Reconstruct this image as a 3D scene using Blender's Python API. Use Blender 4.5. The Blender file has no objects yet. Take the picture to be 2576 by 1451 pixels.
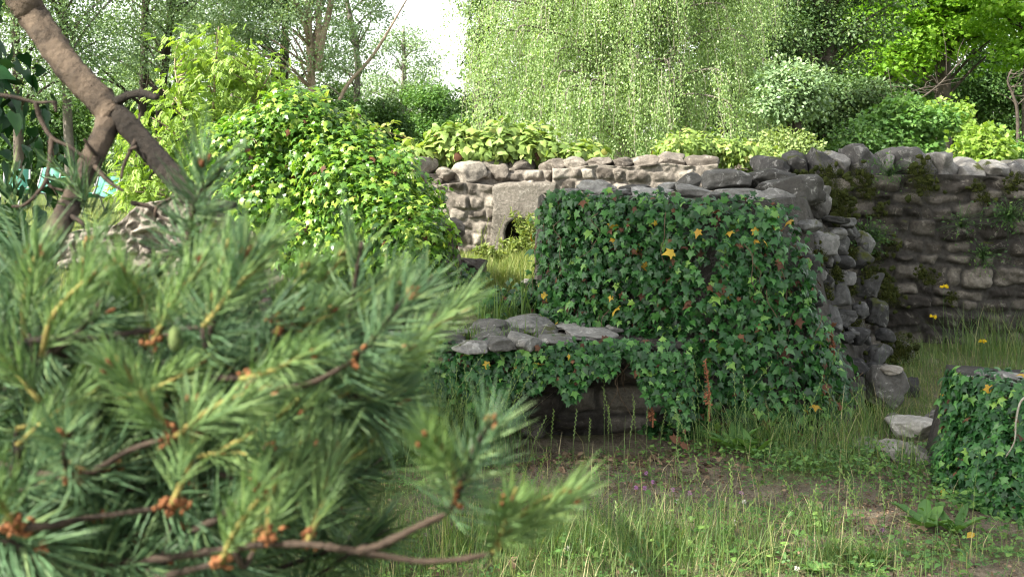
import bpy, bmesh, math, random
import numpy as np
from mathutils import Matrix, Vector

S = bpy.context.scene
C = S.collection
R = math.radians
# ------------------------------------------------------------------ camera, sky, sun, exposure
F = 2900.0            # focal length in px of a 2576 px wide picture
CAM_H = 1.6
HOR = 395.0           # height of the horizon in that picture
cam = bpy.data.cameras.new('camera')
cam.sensor_width = 36
cam.lens = 36 * F / 2576
cam.shift_y = -(725.5 - HOR) / 2576
cam.clip_end = 1500
cam.clip_start = 0.05
cam.dof.use_dof = True
cam.dof.focus_distance = 8.0
cam.dof.aperture_fstop = 6.8
co = bpy.data.objects.new('camera', cam)
co.location = (0, 0, CAM_H)
co.rotation_euler = (R(90), 0, 0)
C.objects.link(co)
S.camera = co

SUN = Vector((0.62, 0.37, -0.69)).normalized()     # the way the light travels
w = bpy.data.worlds.new('World'); S.world = w; w.use_nodes = True
nt = w.node_tree
bg = nt.nodes['Background']
sky = nt.nodes.new('ShaderNodeTexSky')
sky.sky_type = 'NISHITA'; sky.sun_disc = False
sky.sun_elevation = math.asin(-SUN.z)
sky.sun_rotation = math.atan2(-SUN.x, -SUN.y)
sky.air_density = 1.0; sky.dust_density = 2.0; sky.ozone_density = 1.0
hz = nt.nodes.new('ShaderNodeHueSaturation'); hz.inputs['Saturation'].default_value = 0.30      # a milky summer sky
nt.links.new(sky.outputs[0], hz.inputs['Color']); tw = nt.nodes.new('ShaderNodeMix'); tw.data_type = 'RGBA'; tw.blend_type = 'MULTIPLY'; tw.inputs[0].default_value = 1; tw.inputs[7].default_value = (1, .985, .93, 1)
nt.links.new(hz.outputs[0], tw.inputs[6]); nt.links.new(tw.outputs[2], bg.inputs[0])
bg.inputs[1].default_value = 0.15
sl = bpy.data.lights.new('sun', 'SUN'); sl.energy = 4.3; sl.angle = R(0.5); sl.color = (1.0, 0.94, 0.82)
so = bpy.data.objects.new('sun', sl); so.rotation_euler = SUN.to_track_quat('-Z', 'Y').to_euler(); C.objects.link(so)
S.view_settings.view_transform = 'Standard'; S.view_settings.look = 'None'; S.view_settings.gamma = 1
S.view_settings.use_curve_mapping = False
S.view_settings.exposure = 2.0
S.cycles.max_bounces = 6; S.cycles.diffuse_bounces = 3; S.cycles.glossy_bounces = 2
S.cycles.transmission_bounces = 4; S.cycles.transparent_max_bounces = 4
S.cycles.caustics_reflective = False; S.cycles.caustics_refractive = False
S.cycles.use_adaptive_sampling = True; S.cycles.adaptive_threshold = 0.02
S.cycles.use_denoising = True; S.cycles.filter_width = 1.15


# ------------------------------------------------------------------ helpers
def at(px, py, Y):
    return np.array([(px - 1288) / F * Y, Y, CAM_H - (py - HOR) / F * Y])

def gy(py, z=0.0):                       # depth of a point of height z seen at picture row py
    return F * (CAM_H - z) / (py - HOR)

def unit(v):
    v = np.asarray(v, float)
    return v / np.maximum(np.linalg.norm(v, axis=-1, keepdims=True), 1e-9)

def sstep(a, b, x):
    t = np.clip((x - a) / (b - a), 0, 1); return t * t * (3 - 2 * t)

class Batch:
    def __init__(s): s.v = []; s.f = []; s.a = []; s.m = []; s.n = 0
    def add(s, V, Fs, a=0.5, m=0):
        V = np.asarray(V, float).reshape(-1, 3)
        s.v.append(V)
        s.a.append(np.broadcast_to(np.asarray(a, float), (len(V),)))
        for f in Fs:
            f = np.asarray(f, np.int64); s.f.append(f + s.n); s.m.append(np.full(len(f), m))
        s.n += len(V); return s
    def build(s, name, mats, parent=None, smooth=True):
        me = bpy.data.meshes.new(name)
        V = np.concatenate(s.v).astype(np.float32)
        if parent is not None: V = V - np.array(parent.location, np.float32)
        me.vertices.add(len(V)); me.vertices.foreach_set('co', V.ravel())
        lt = np.concatenate([np.full(len(f), f.shape[1]) for f in s.f]).astype(np.int32)
        lv = np.concatenate([f.ravel() for f in s.f]).astype(np.int32)
        ls = np.concatenate([[0], np.cumsum(lt)[:-1]]).astype(np.int32)
        me.loops.add(len(lv)); me.loops.foreach_set('vertex_index', lv)
        me.polygons.add(len(lt)); me.polygons.foreach_set('loop_start', ls)
        me.polygons.foreach_set('material_index', np.concatenate(s.m).astype(np.int32))
        me.polygons.foreach_set('use_smooth', np.full(len(lt), smooth))
        me.update(calc_edges=True)
        at_ = me.attributes.new('var', 'FLOAT', 'POINT'); at_.data.foreach_set('value', np.concatenate(s.a).astype(np.float32))
        for m in (mats if isinstance(mats, (list, tuple)) else [mats]): me.materials.append(m)
        o = bpy.data.objects.new(name, me); C.objects.link(o)
        if parent is not None: o.parent = parent
        return o

def tag(o, label=None, cat=None, group=None, kind=None):
    if label: o['label'] = label
    if cat: o['category'] = cat
    if group: o['group'] = group
    if kind: o['kind'] = kind
    return o

def empty(name, loc, label, cat, group=None):
    o = bpy.data.objects.new(name, None); o.location = tuple(float(c) for c in loc); C.objects.link(o)
    o.empty_display_size = 0.1
    return tag(o, label, cat, group)

def copy_tree(o, loc, rz=0, sc=1.0, label=None):
    c = o.copy(); C.objects.link(c); c.location = loc; c.rotation_euler = (0, 0, rz); c.scale = (sc,) * 3
    if label: c['label'] = label
    for ch in list(o.children):
        d = ch.copy(); C.objects.link(d); d.parent = c
        for g in list(ch.children):
            e = g.copy(); C.objects.link(e); e.parent = d
    return c

def curve(pts, k=6):
    P = np.asarray(pts, float)
    Q = np.vstack([2 * P[0] - P[1], P, 2 * P[-1] - P[-2]])
    out = []
    for i in range(1, len(Q) - 2):
        p0, p1, p2, p3 = Q[i - 1:i + 3]
        for t in np.arange(k) / k:
            out.append(0.5 * (2 * p1 + (p2 - p0) * t + (2 * p0 - 5 * p1 + 4 * p2 - p3) * t * t + (3 * p1 - p0 - 3 * p2 + p3) * t ** 3))
    out.append(P[-1]); return np.array(out)

def tube(P, r, n=6, bump=0.0, rg=None):
    P = np.asarray(P, float); m = len(P)
    r = np.interp(np.linspace(0, 1, m), np.linspace(0, 1, len(r)), r) if np.ndim(r) else np.full(m, r)
    T = unit(np.gradient(P, axis=0))
    ref = np.array([0.0, 0, 1]) if abs(T[:, 2]).mean() < 0.8 else np.array([1.0, 0, 0])
    U = unit(np.cross(T, ref)); Wd = np.cross(T, U)
    a = np.arange(n) / n * 2 * np.pi
    rad = np.broadcast_to(r[:, None], (m, n)).copy()
    if bump and rg is not None: rad *= 1 + bump * rg.normal(size=(m, n))
    V = P[:, None] + rad[..., None] * (np.cos(a)[None, :, None] * U[:, None] + np.sin(a)[None, :, None] * Wd[:, None])
    i = np.arange(m - 1)[:, None] * n; j = np.arange(n)[None]; j2 = (j + 1) % n
    Q = np.stack([i + j, i + j2, i + n + j2, i + n + j], -1).reshape(-1, 4)
    return V.reshape(-1, 3), [Q, np.arange(n)[::-1][None], (np.arange(n) + (m - 1) * n)[None]]

def place(tpl, pos, ydir, nrm, size, var):
    """copies of a template: its y axis along ydir, its z axis near nrm"""
    TV, TF = tpl
    y = unit(ydir); z = unit(nrm); x = unit(np.cross(y, z)); z = np.cross(x, y)
    N = len(pos); k = len(TV)
    size = np.broadcast_to(np.asarray(size, float), (N,))
    M = np.stack([x, y, z], 1)                          # rows are the axes
    V = np.einsum('kj,njc->nkc', TV, M) * size[:, None, None] + np.asarray(pos)[:, None]
    Fs = [(np.arange(N)[:, None, None] * k + f[None]).reshape(-1, f.shape[1]) for f in TF]
    return V.reshape(-1, 3), Fs, np.repeat(np.broadcast_to(var, (N,)), k)

# ------------------------------------------------------------------ templates
def T(v, *fs): return np.array(v, float), [np.array(f) for f in fs]
_iv = [(0, .02, 0), (.17, -.13, -.03), (.42, -.07, -.10), (.33, .16, -.02), (.64, .44, -.17), (.33, .50, -.03), (.20, .68, -.03), (0, 1.14, -.18)]
_ivf = _iv + [(-x, y, z) for x, y, z in _iv[6:0:-1]] + [(0, .34, .05)]
IVY = T(_ivf, [(i, (i + 1) % 14, 14) for i in range(14)])
_iv2 = [(0, .02, 0), (.24, -.08, -.04), (.40, .12, -.08), (.34, .38, -.06), (.18, .66, -.03), (0, 1.0, -.12)]
_iv2f = _iv2 + [(-x, y, z) for x, y, z in _iv2[4:0:-1]] + [(0, .34, .06)]
HEART = T(_iv2f, [(i, (i + 1) % 10, 10) for i in range(10)])
OVAL = T([(0, 0, 0), (.26, .35, .07), (.2, .72, .04), (0, 1, -.08), (-.2, .72, .04), (-.26, .35, .07), (0, .5, -.02)], [(0, 1, 6), (1, 2, 6), (2, 3, 6), (3, 4, 6), (4, 5, 6), (5, 0, 6)])
LEAF = T([(0, 0, 0), (.32, .45, .08), (0, 1, -.05), (-.32, .45, .08)], [(0, 1, 2), (0, 2, 3)])
LANCE = T([(0, 0, 0), (.17, .42, .05), (0, 1, -.10), (-.17, .42, .05)], [(0, 1, 2), (0, 2, 3)])
def _pinnate(n):
    v = []; f = []
    for i in range(n):
        for s in (-1, 1):
            b = len(v); y0 = .2 + .62 * i / n; L = .36 * (1 - .25 * i / n)
            a = np.array([s * .78, .62]); p = np.array([-a[1] * s, a[0] * s])
            for q, h, zz in ((0, 0, 0), (.45, .085, .02), (1, 0, -.12), (.45, -.085, .02)):
                xy = a * L * q + p * h; v.append((xy[0], y0 + xy[1], -.16 * y0 * y0 + zz))
            f += [(b, b + 1, b + 2), (b, b + 2, b + 3)]
    b = len(v); v += [(0, .8, -.1), (.07, .92, -.12), (0, 1.12, -.25), (-.07, .92, -.12)]; f += [(b, b + 1, b + 2), (b, b + 2, b + 3)]
    return T(v, f)
PINNATE = _pinnate(4)
def _tref():
    v = []; f = []
    for k in range(3):
        a = k * 2.094; c, s = math.cos(a), math.sin(a); b = len(v)
        for x, y, z in ((0, .02, 0), (.3, .5, .06), (.18, .9, .0), (-.18, .9, .0), (-.3, .5, .06)):
            v.append((c * x - s * y, s * x + c * y, z))
        f += [(b, b + 1, b + 2), (b, b + 2, b + 3), (b, b + 3, b + 4)]
    return T(v, f)
TREFOIL = _tref()
def _tuft(n, rg):
    v = []; f = []
    for i in range(n):
        d = unit(rg.normal(size=3) + np.array([0, .8, 0])); p = unit(np.cross(d, rg.normal(size=3))) * .05
        b = len(v); v += [-p * .5, p * .5, d + p * .2, d - p * .2]; f.append((b, b + 1, b + 2, b + 3))
    return np.array(v), [np.array(f)]
def _maple():
    pts = [(0, 0), (.25, .02), (.5, .2), (.36, .38), (.55, .68), (.24, .6), (0, 1)]
    pts = [(x, y, -.12 * (x * x + y * y)) for x, y in pts]
    return T(pts + [(-x, y, z) for x, y, z in pts[5:0:-1]] + [(0, .38, .05)], [(i, (i + 1) % 12, 12) for i in range(12)])
MAPLE = _maple()
_ico = {}
def ico(sub):
    if sub not in _ico:
        bm = bmesh.new(); bmesh.ops.create_icosphere(bm, subdivisions=sub, radius=1)
        _ico[sub] = (np.array([v.co[:] for v in bm.verts]), np.array([[v.index for v in f.verts] for f in bm.faces])); bm.free()
    return _ico[sub]

def stone(rg, size, sq=4.0, rough=.06, cuts=6, sub=4, rot=None, tilt=.12):
    P, Fc = ico(sub); P = P.copy()
    P = P / (np.abs(P) ** sq).sum(1, keepdims=True) ** (1 / sq)
    for _ in range(int(cuts * 1.7)):
        n = unit(rg.normal(size=3)); d = rg.uniform(.62, 1.0); e = P @ n - d
        P -= np.clip(e, 0, None)[:, None] * n * .93
    Nn = unit(P); disp = np.zeros(len(P))
    for k in range(20):
        fr = rg.uniform(1.6, 3) * (1.55 ** (k // 3)); wv = np.sin(P @ unit(rg.normal(size=3)) * fr + rg.uniform(0, 6.3)); disp += (wv if k % 2 else 1 - 2 * np.abs(wv)) / (1.42 ** (k // 3))
    P += Nn * (disp * rough * .40)[:, None]
    P -= (P.max(0) + P.min(0)) / 2; P /= P.max(0)
    P *= np.asarray(size)[None] / 2
    a = rg.normal() * tilt if rot is None else rot
    M = np.array(Matrix.Rotation(a, 3, 'Z') @ Matrix.Rotation(rg.normal() * tilt * .6, 3, 'Y') @ Matrix.Rotation(rg.normal() * tilt * .6, 3, 'X'))
    return P @ M.T, [Fc]

# ------------------------------------------------------------------ materials
def mat(name):
    m = bpy.data.materials.new(name); m.use_nodes = True
    n = m.node_tree; return m, n, n.nodes['Principled BSDF'], n.nodes['Material Output']

def ramp(n, fac, stops, inter='LINEAR'):
    r = n.nodes.new('ShaderNodeValToRGB'); r.color_ramp.interpolation = inter
    e = r.color_ramp.elements
    while len(e) < len(stops): e.new(0.5)
    for el, (p, c) in zip(e, stops): el.position = p; el.color = (*c, 1) if len(c) == 3 else c
    n.links.new(fac, r.inputs[0]); return r.outputs[0]

def noise(n, scale, detail=5, rough=.6, coord='Object', dist=0.0):
    tc = n.nodes.new('ShaderNodeTexCoord'); t = n.nodes.new('ShaderNodeTexNoise')
    t.inputs['Scale'].default_value = scale; t.inputs['Detail'].default_value = detail; t.inputs['Roughness'].default_value = rough
    t.inputs['Distortion'].default_value = dist
    n.links.new(tc.outputs[coord], t.inputs['Vector']); return t.outputs[0]

def mixc(n, fac, a, b, mode='MIX'):
    x = n.nodes.new('ShaderNodeMix'); x.data_type = 'RGBA'; x.blend_type = mode
    for s, v in ((0, fac), (6, a), (7, b)):
        if isinstance(v, (int, float)): x.inputs[s].default_value = v
        elif isinstance(v, tuple): x.inputs[s].default_value = (*v, 1)
        else: n.links.new(v, x.inputs[s])
    return x.outputs[2]

def math_(n, op, a, b):
    x = n.nodes.new('ShaderNodeMath'); x.operation = op
    for s, v in ((0, a), (1, b)):
        if isinstance(v, (int, float)): x.inputs[s].default_value = v
        else: n.links.new(v, x.inputs[s])
    return x.outputs[0]

def attr(n):
    a = n.nodes.new('ShaderNodeAttribute'); a.attribute_name = 'var'; return a.outputs['Fac']

def leaf_mat(name, stops, rough=.45, trans=.35, spec=.4, tint=(1.25, 1.3, .5)):
    m, n, b, out = mat(name)
    c = ramp(n, attr(n), stops)
    n.links.new(c, b.inputs['Base Color']); b.inputs['Roughness'].default_value = rough
    b.inputs['Specular IOR Level'].default_value = spec
    tr = n.nodes.new('ShaderNodeBsdfTranslucent')
    n.links.new(mixc(n, 1.0, c, tint, 'MULTIPLY'), tr.inputs[0])
    mx = n.nodes.new('ShaderNodeMixShader'); mx.inputs[0].default_value = trans
    n.links.new(b.outputs[0], mx.inputs[1]); n.links.new(tr.outputs[0], mx.inputs[2]); n.links.new(mx.outputs[0], out.inputs[0])
    return m

def stone_mat(name, dark, mid, light, lichen=.3, moss=0.0, scale=1.0, bump=.5, mosscol=(.042, .047, .011), joint=None):
    m, n, b, out = mat(name)
    f = math_(n, 'ADD', math_(n, 'MULTIPLY', noise(n, 7 * scale, 8, .72), .62), math_(n, 'MULTIPLY', attr(n), .50))
    c = ramp(n, f, [(.30, dark), (.55, mid), (.80, light)])
    c = mixc(n, math_(n, 'MULTIPLY', ramp(n, noise(n, 45 * scale, 4, .7), [(.40, (0, 0, 0)), (.62, (1, 1, 1))]), .35), c, tuple(x * .45 for x in dark))
    if lichen:
        l = ramp(n, noise(n, 14 * scale, 7, .75, dist=.6), [(.56, (0, 0, 0)), (.62, (1, 1, 1))])
        c = mixc(n, math_(n, 'MULTIPLY', l, lichen), c, tuple(min(1, x * 1.6 + .03) for x in light))
    if joint:
        ja = n.nodes.new('ShaderNodeAttribute'); ja.attribute_name = 'joint'
        jc = ramp(n, noise(n, 30, 6, .7), [(.35, tuple(x * .6 for x in joint)), (.65, tuple(x * 1.25 for x in joint))])
        c = mixc(n, ja.outputs['Fac'], c, jc)
    if moss:
        g = n.nodes.new('ShaderNodeNewGeometry'); sp = n.nodes.new('ShaderNodeSeparateXYZ'); n.links.new(g.outputs['Normal'], sp.inputs[0])
        q = math_(n, 'ADD', noise(n, 3.2, 6, .7), math_(n, 'MULTIPLY', sp.outputs[2], .10))
        k = ramp(n, q, [(.74 - moss * .3, (0, 0, 0)), (.80 - moss * .3, (1, 1, 1))])
        mc = mixc(n, noise(n, 60, 3, .6), tuple(x * .45 for x in mosscol), tuple(x * 1.8 for x in mosscol))
        c = mixc(n, k, c, mc)
    n.links.new(c, b.inputs['Base Color']); b.inputs['Roughness'].default_value = .92; b.inputs['Specular IOR Level'].default_value = .2
    bp = n.nodes.new('ShaderNodeBump'); bp.inputs['Strength'].default_value = bump; bp.inputs['Distance'].default_value = .03
    n.links.new(math_(n, 'ADD', noise(n, 22 * scale, 8, .7), math_(n, 'MULTIPLY', noise(n, 90 * scale, 4, .7), .35)), bp.inputs['Height'])
    n.links.new(bp.outputs[0], b.inputs['Normal']); return m

def plain_mat(name, c1, c2, scale=20, rough=.85, bump=.4, stretch=None, spec=.25):
    m, n, b, out = mat(name)
    f = math_(n, 'ADD', math_(n, 'MULTIPLY', noise(n, scale, 6, .65), .8), math_(n, 'MULTIPLY', attr(n), .2))
    n.links.new(ramp(n, f, [(.35, c1), (.65, c2)]), b.inputs['Base Color']); b.inputs['Roughness'].default_value = rough
    b.inputs['Specular IOR Level'].default_value = spec
    bp = n.nodes.new('ShaderNodeBump'); bp.inputs['Strength'].default_value = bump; bp.inputs['Distance'].default_value = .02
    n.links.new(noise(n, scale * 2.2, 6, .7), bp.inputs['Height']); n.links.new(bp.outputs[0], b.inputs['Normal']); return m

M = {}
M['ivy_shade'] = leaf_mat('ivy_shaded_leaf', [(0, (.006, .028, .007)), (.45, (.02, .078, .018)), (.8, (.058, .165, .034)), (1, (.2, .33, .06))], .38, .15, .33)  # ivy in shade: the shade between leaves put into darker tones
M['ivy_sun'] = leaf_mat('ivy_sunlit_leaf', [(0, (.03, .09, .015)), (.45, (.10, .22, .028)), (.75, (.25, .38, .05)), (1, (.42, .48, .11))], .36, .4, .5)  # ivy in sun: highlights and shadows put into the leaf tones
M['ivy_trunk'] = leaf_mat('ivy_old_leaf', [(0, (.008, .03, .01)), (.6, (.016, .06, .018)), (1, (.05, .12, .03))], .5, .2, .2)
M['vine'] = leaf_mat('vine_leaf', [(0, (.11, .18, .04)), (.5, (.2, .29, .07)), (.9, (.3, .36, .1)), (1, (.3, .26, .06))], .5, .35, .35)
M['ivy_yellow'] = leaf_mat('ivy_yellow_leaf', [(0, (.35, .2, .02)), (1, (.55, .38, .05))], .5, .3, .3, (1, .9, .5))
M['ivy_brown'] = leaf_mat('ivy_brown_leaf', [(0, (.06, .028, .018)), (1, (.16, .075, .04))], .7, .15, .2, (1, .8, .6))
M['stem'] = plain_mat('ivy_stem', (.05, .035, .022), (.13, .09, .055), 40)
M['pale_stem'] = plain_mat('pale_stem', (.2, .18, .14), (.4, .37, .31), 60)
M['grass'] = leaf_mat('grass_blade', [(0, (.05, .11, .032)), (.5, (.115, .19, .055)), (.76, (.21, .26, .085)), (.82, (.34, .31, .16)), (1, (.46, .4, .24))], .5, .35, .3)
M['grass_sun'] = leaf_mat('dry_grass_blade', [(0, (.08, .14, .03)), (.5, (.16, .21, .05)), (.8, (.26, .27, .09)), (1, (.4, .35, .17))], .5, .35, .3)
M['clover'] = leaf_mat('ground_leaf', [(0, (.045, .11, .03)), (.6, (.085, .18, .04)), (1, (.15, .25, .055))], .5, .3, .3)
M['litter'] = leaf_mat('dead_leaf', [(0, (.055, .035, .025)), (.5, (.13, .085, .055)), (1, (.27, .19, .125))], .8, .1, .15, (1, .8, .6))
M['needle'] = leaf_mat('pine_needle', [(0, (.10, .18, .075)), (.5, (.185, .295, .11)), (1, (.33, .45, .16))], .42, .35, .45)
M['needle_old'] = leaf_mat('pine_old_needle', [(0, (.045, .10, .05)), (.6, (.105, .195, .09)), (1, (.25, .34, .14))], .45, .2, .4)
M['shoot'] = plain_mat('pine_shoot', (.13, .10, .03), (.27, .24, .07), 90)
M['bud'] = plain_mat('pine_bud', (.10, .036, .014), (.26, .11, .045), 160)
M['pinebark'] = plain_mat('pine_bark', (.015, .011, .008), (.115, .085, .06), 16, .9, .9)
M['darkbark'] = plain_mat('pine_shaded_bark', (.008, .0065, .005), (.04, .031, .024), 22, .9, .9)  # shaded copy of the pine bark, the shade put into its colour
M['twig'] = plain_mat('twig_bark', (.016, .012, .009), (.055, .038, .027), 60)
M['bark_grey'] = plain_mat('grey_bark', (.10, .09, .075), (.24, .21, .18), 5, .9, .6)
M['bark_tan'] = plain_mat('tan_bark', (.16, .12, .085), (.34, .27, .2), 5, .9, .6)
M['bark_dark'] = plain_mat('dark_bark', (.035, .028, .022), (.09, .075, .06), 5, .9, .6)
M['poplar'] = leaf_mat('poplar_leaf', [(0, (.09, .155, .075)), (.5, (.18, .275, .13)), (1, (.3, .39, .22))], .42, .3, .45)
M['birch'] = leaf_mat('birch_leaf', [(0, (.14, .23, .08)), (.5, (.26, .37, .15)), (1, (.42, .51, .28))], .42, .42, .45)
M['ash'] = leaf_mat('ash_leaf', [(0, (.11, .20, .03)), (.5, (.19, .30, .05)), (.9, (.28, .37, .08)), (1, (.3, .24, .08))], .5, .4, .35)
M['oak'] = leaf_mat('oak_leaf', [(0, (.03, .065, .02)), (.5, (.06, .115, .035)), (1, (.14, .2, .07))], .5, .25, .35)
M['maple'] = leaf_mat('maple_leaf', [(0, (.08, .2, .015)), (.5, (.16, .31, .025)), (1, (.26, .4, .05))], .5, .45, .3)
M['wood'] = leaf_mat('wood_leaf', [(0, (.03, .075, .02)), (.5, (.06, .13, .03)), (1, (.12, .2, .05))], .5, .3, .3)
M['bush'] = leaf_mat('bush_leaf', [(0, (.05, .13, .03)), (.5, (.1, .21, .045)), (1, (.18, .3, .07))], .5, .3, .35)
M['bush_pale'] = leaf_mat('pale_bush_leaf', [(0, (.12, .18, .06)), (.5, (.2, .27, .09)), (1, (.28, .34, .14))], .5, .3, .35)
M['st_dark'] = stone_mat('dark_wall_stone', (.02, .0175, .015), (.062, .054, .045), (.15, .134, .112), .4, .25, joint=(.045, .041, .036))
M['st_mossy'] = stone_mat('mossy_coping_stone', (.04, .038, .036), (.10, .095, .09), (.21, .2, .185), .45, .33)
M['st_grey'] = stone_mat('grey_rubble_stone', (.047, .044, .039), (.13, .124, .113), (.265, .256, .236), .5, .16)
M['st_path'] = stone_mat('pale_path_stone', (.10, .094, .084), (.22, .208, .186), (.36, .345, .31), .4, .06)
M['st_end'] = stone_mat('cobble_stone', (.028, .027, .026), (.08, .079, .076), (.18, .175, .165), .35, .42)
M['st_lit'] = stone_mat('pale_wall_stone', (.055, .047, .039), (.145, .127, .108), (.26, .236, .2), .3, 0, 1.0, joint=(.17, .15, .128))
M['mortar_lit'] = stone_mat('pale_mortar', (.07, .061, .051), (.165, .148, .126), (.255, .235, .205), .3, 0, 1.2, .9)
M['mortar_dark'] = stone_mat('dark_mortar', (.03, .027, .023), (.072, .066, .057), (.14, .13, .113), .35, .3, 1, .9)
M['moss'] = leaf_mat('moss', [(0, (.014, .019, .005)), (.6, (.04, .048, .011)), (1, (.09, .098, .022))], .9, .1, .1, (1, 1, .4))
M['teal'] = plain_mat('teal_canvas', (.06, .22, .16), (.09, .28, .21), 8, .6, .1)
M['steel'] = plain_mat('grey_steel', (.2, .2, .2), (.3, .3, .3), 8, .4, .05)
M['pink'] = plain_mat('clover_pink', (.4, .16, .36), (.6, .32, .55), 200)
M['white'] = plain_mat('clover_white', (.6, .58, .5), (.8, .78, .72), 200)
M['yellow'] = plain_mat('hawkweed_yellow', (.7, .5, .01), (.85, .65, .02), 200)
M['rust'] = plain_mat('dry_rust', (.12, .045, .02), (.32, .14, .07), 150)

def soil_mat():
    m, n, b, out = mat('ground_soil')
    soil = ramp(n, noise(n, 9, 8, .75), [(.3, (.052, .042, .03)), (.5, (.145, .118, .085)), (.7, (.27, .222, .165))])
    chips = ramp(n, noise(n, 75, 3, .8), [(.52, (0, 0, 0)), (.6, (1, 1, 1))])
    soil = mixc(n, math_(n, 'MULTIPLY', chips, .5), soil, (.3, .25, .2))
    green = ramp(n, noise(n, 30, 6, .7), [(.3, (.05, .07, .024)), (.7, (.11, .14, .045))])
    k = math_(n, 'ADD', math_(n, 'MULTIPLY', noise(n, 2.2, 6, .65), .9), math_(n, 'SUBTRACT', attr(n), .5))
    c = mixc(n, ramp(n, k, [(.40, (0, 0, 0)), (.62, (1, 1, 1))]), soil, green)
    n.links.new(c, b.inputs['Base Color']); b.inputs['Roughness'].default_value = .95; b.inputs['Specular IOR Level'].default_value = .1
    bp = n.nodes.new('ShaderNodeBump'); bp.inputs['Strength'].default_value = .8; bp.inputs['Distance'].default_value = .03
    n.links.new(noise(n, 50, 8, .75), bp.inputs['Height']); n.links.new(bp.outputs[0], b.inputs['Normal']); return m
M['soil'] = soil_mat()

# ------------------------------------------------------------------ ground
def gh(x, y):
    x = np.asarray(x, float); y = np.asarray(y, float)
    thr = 7.2 + 2.6 * sstep(.9, 1.6, x)
    h = .56 * sstep(thr - .2, thr + .25, y)
    h = h + .08 * sstep(6.5, 8.8, y) * sstep(1.6, 2.4, x) * (1 - sstep(thr, thr + .3, y))
    h = h + .03 * np.sin(x * 2.1 + 1) * np.sin(y * 1.7) + .012 * np.sin(x * 7 + y * 3) + .01 * np.sin(y * 9 - x * 4)
    return h + .35 * sstep(12, 30, y) + .03 * np.clip(y - 30, 0, 200) * sstep(5, 30, x)

BARE = [(.45, 6.2, .75, .36), (.75, 5.4, .6, .32), (1.6, 5.08, .5, .2), (1.9, 5.6, .35, .15), (2.1, 6.15, .38, .4), (2.1, 4.4, .5, .2), (1.25, 4.95, .3, .15), (.9, 6.05, .3, .2), (.2, 5.7, .35, .3)]
def bare(x, y):
    d = np.zeros_like(x)
    for bx, by, rx, ry in BARE: d = np.maximum(d, np.exp(-((x - bx) / rx) ** 2 - ((y - by) / ry) ** 2))
    return d

gx = np.concatenate([-np.geomspace(300, 5, 34), np.linspace(-4.8, 5.2, 170), np.geomspace(5.5, 300, 34)])
gyy = np.concatenate([np.linspace(-40, 2.6, 14), np.linspace(3, 14, 190), np.geomspace(14.3, 500, 50)])
X, Yg = np.meshgrid(gx, gyy)
n0, n1 = X.shape
idx = np.arange(n0 * n1).reshape(n0, n1)
Q = np.stack([idx[:-1, :-1], idx[:-1, 1:], idx[1:, 1:], idx[1:, :-1]], -1).reshape(-1, 4)
gv = np.clip(.62 - .6 * bare(X, Yg) + .3 * sstep(8, 13, Yg), 0, 1)
g = Batch().add(np.stack([X, Yg, gh(X, Yg)], -1), [Q], gv.ravel()).build('ground', M['soil'])
tag(g, 'earth ground with bare brown patches under the grass', 'ground', kind='structure')

# ------------------------------------------------------------------ walls
def wobble(rg, P, amp, fr):
    d = np.zeros(P.shape[:-1])
    for k in range(9):
        f = fr * 1.5 ** (k % 4); d += np.sin(P @ unit(rg.normal(size=3)) * f + rg.uniform(0, 6.3)) / 1.4 ** (k % 4)
    return d * amp / 3

def loft(rg, front, back, nu, nt, amp=.02, fr=9):
    """closed masonry core between a front and a back surface, both given over u, t in 0..1"""
    U, Tt = np.meshgrid(np.linspace(0, 1, nu), np.linspace(0, 1, nt), indexing='ij')
    A = front(U, Tt); Bk = back(U, Tt)
    A = A + wobble(rg, A, amp, fr)[..., None] * np.array([.3, 1, .5]); Bk = Bk + wobble(rg, Bk, amp, fr)[..., None] * np.array([.3, 1, .5])
    V = np.concatenate([A.reshape(-1, 3), Bk.reshape(-1, 3)])
    ii = np.arange(nu * nt).reshape(nu, nt)
    q = lambda a, b, c, d: np.stack([a, b, c, d], -1).reshape(-1, 4)
    Fs = [q(ii[:-1, :-1], ii[1:, :-1], ii[1:, 1:], ii[:-1, 1:])]
    jj = ii + nu * nt
    Fs.append(q(jj[:-1, 1:], jj[1:, 1:], jj[1:, :-1], jj[:-1, :-1]))
    for a, b in ((ii[:, -1], jj[:, -1]), (jj[:, 0], ii[:, 0]), (jj[-1], ii[-1]), (ii[0], jj[0])):
        Fs.append(q(a[:-1], a[1:], b[1:], b[:-1]))
    return V, Fs

def flat(x0, x1, y, z0, ztop, batter=0.0):
    def f(U, Tt):
        x = x0 + (x1 - x0) * U; zt = ztop(x); z = z0 + (zt - z0) * Tt
        return np.stack([x, y + batter * Tt + 0 * x, z], -1)
    return f

def path(bot, top, z0, ztop):
    b = np.array(bot, float); t = np.array(top, float); s = np.linspace(0, 1, len(b))
    def f(U, Tt):
        p = np.stack([np.interp(U, s, b[:, 0]), np.interp(U, s, b[:, 1])], -1)
        q = np.stack([np.interp(U, s, t[:, 0]), np.interp(U, s, t[:, 1])], -1)
        xy = p * (1 - Tt[..., None]) + q * Tt[..., None]
        z = z0 + (ztop(xy[..., 0]) - z0) * Tt
        return np.concatenate([xy, z[..., None]], -1)
    return f

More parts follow.
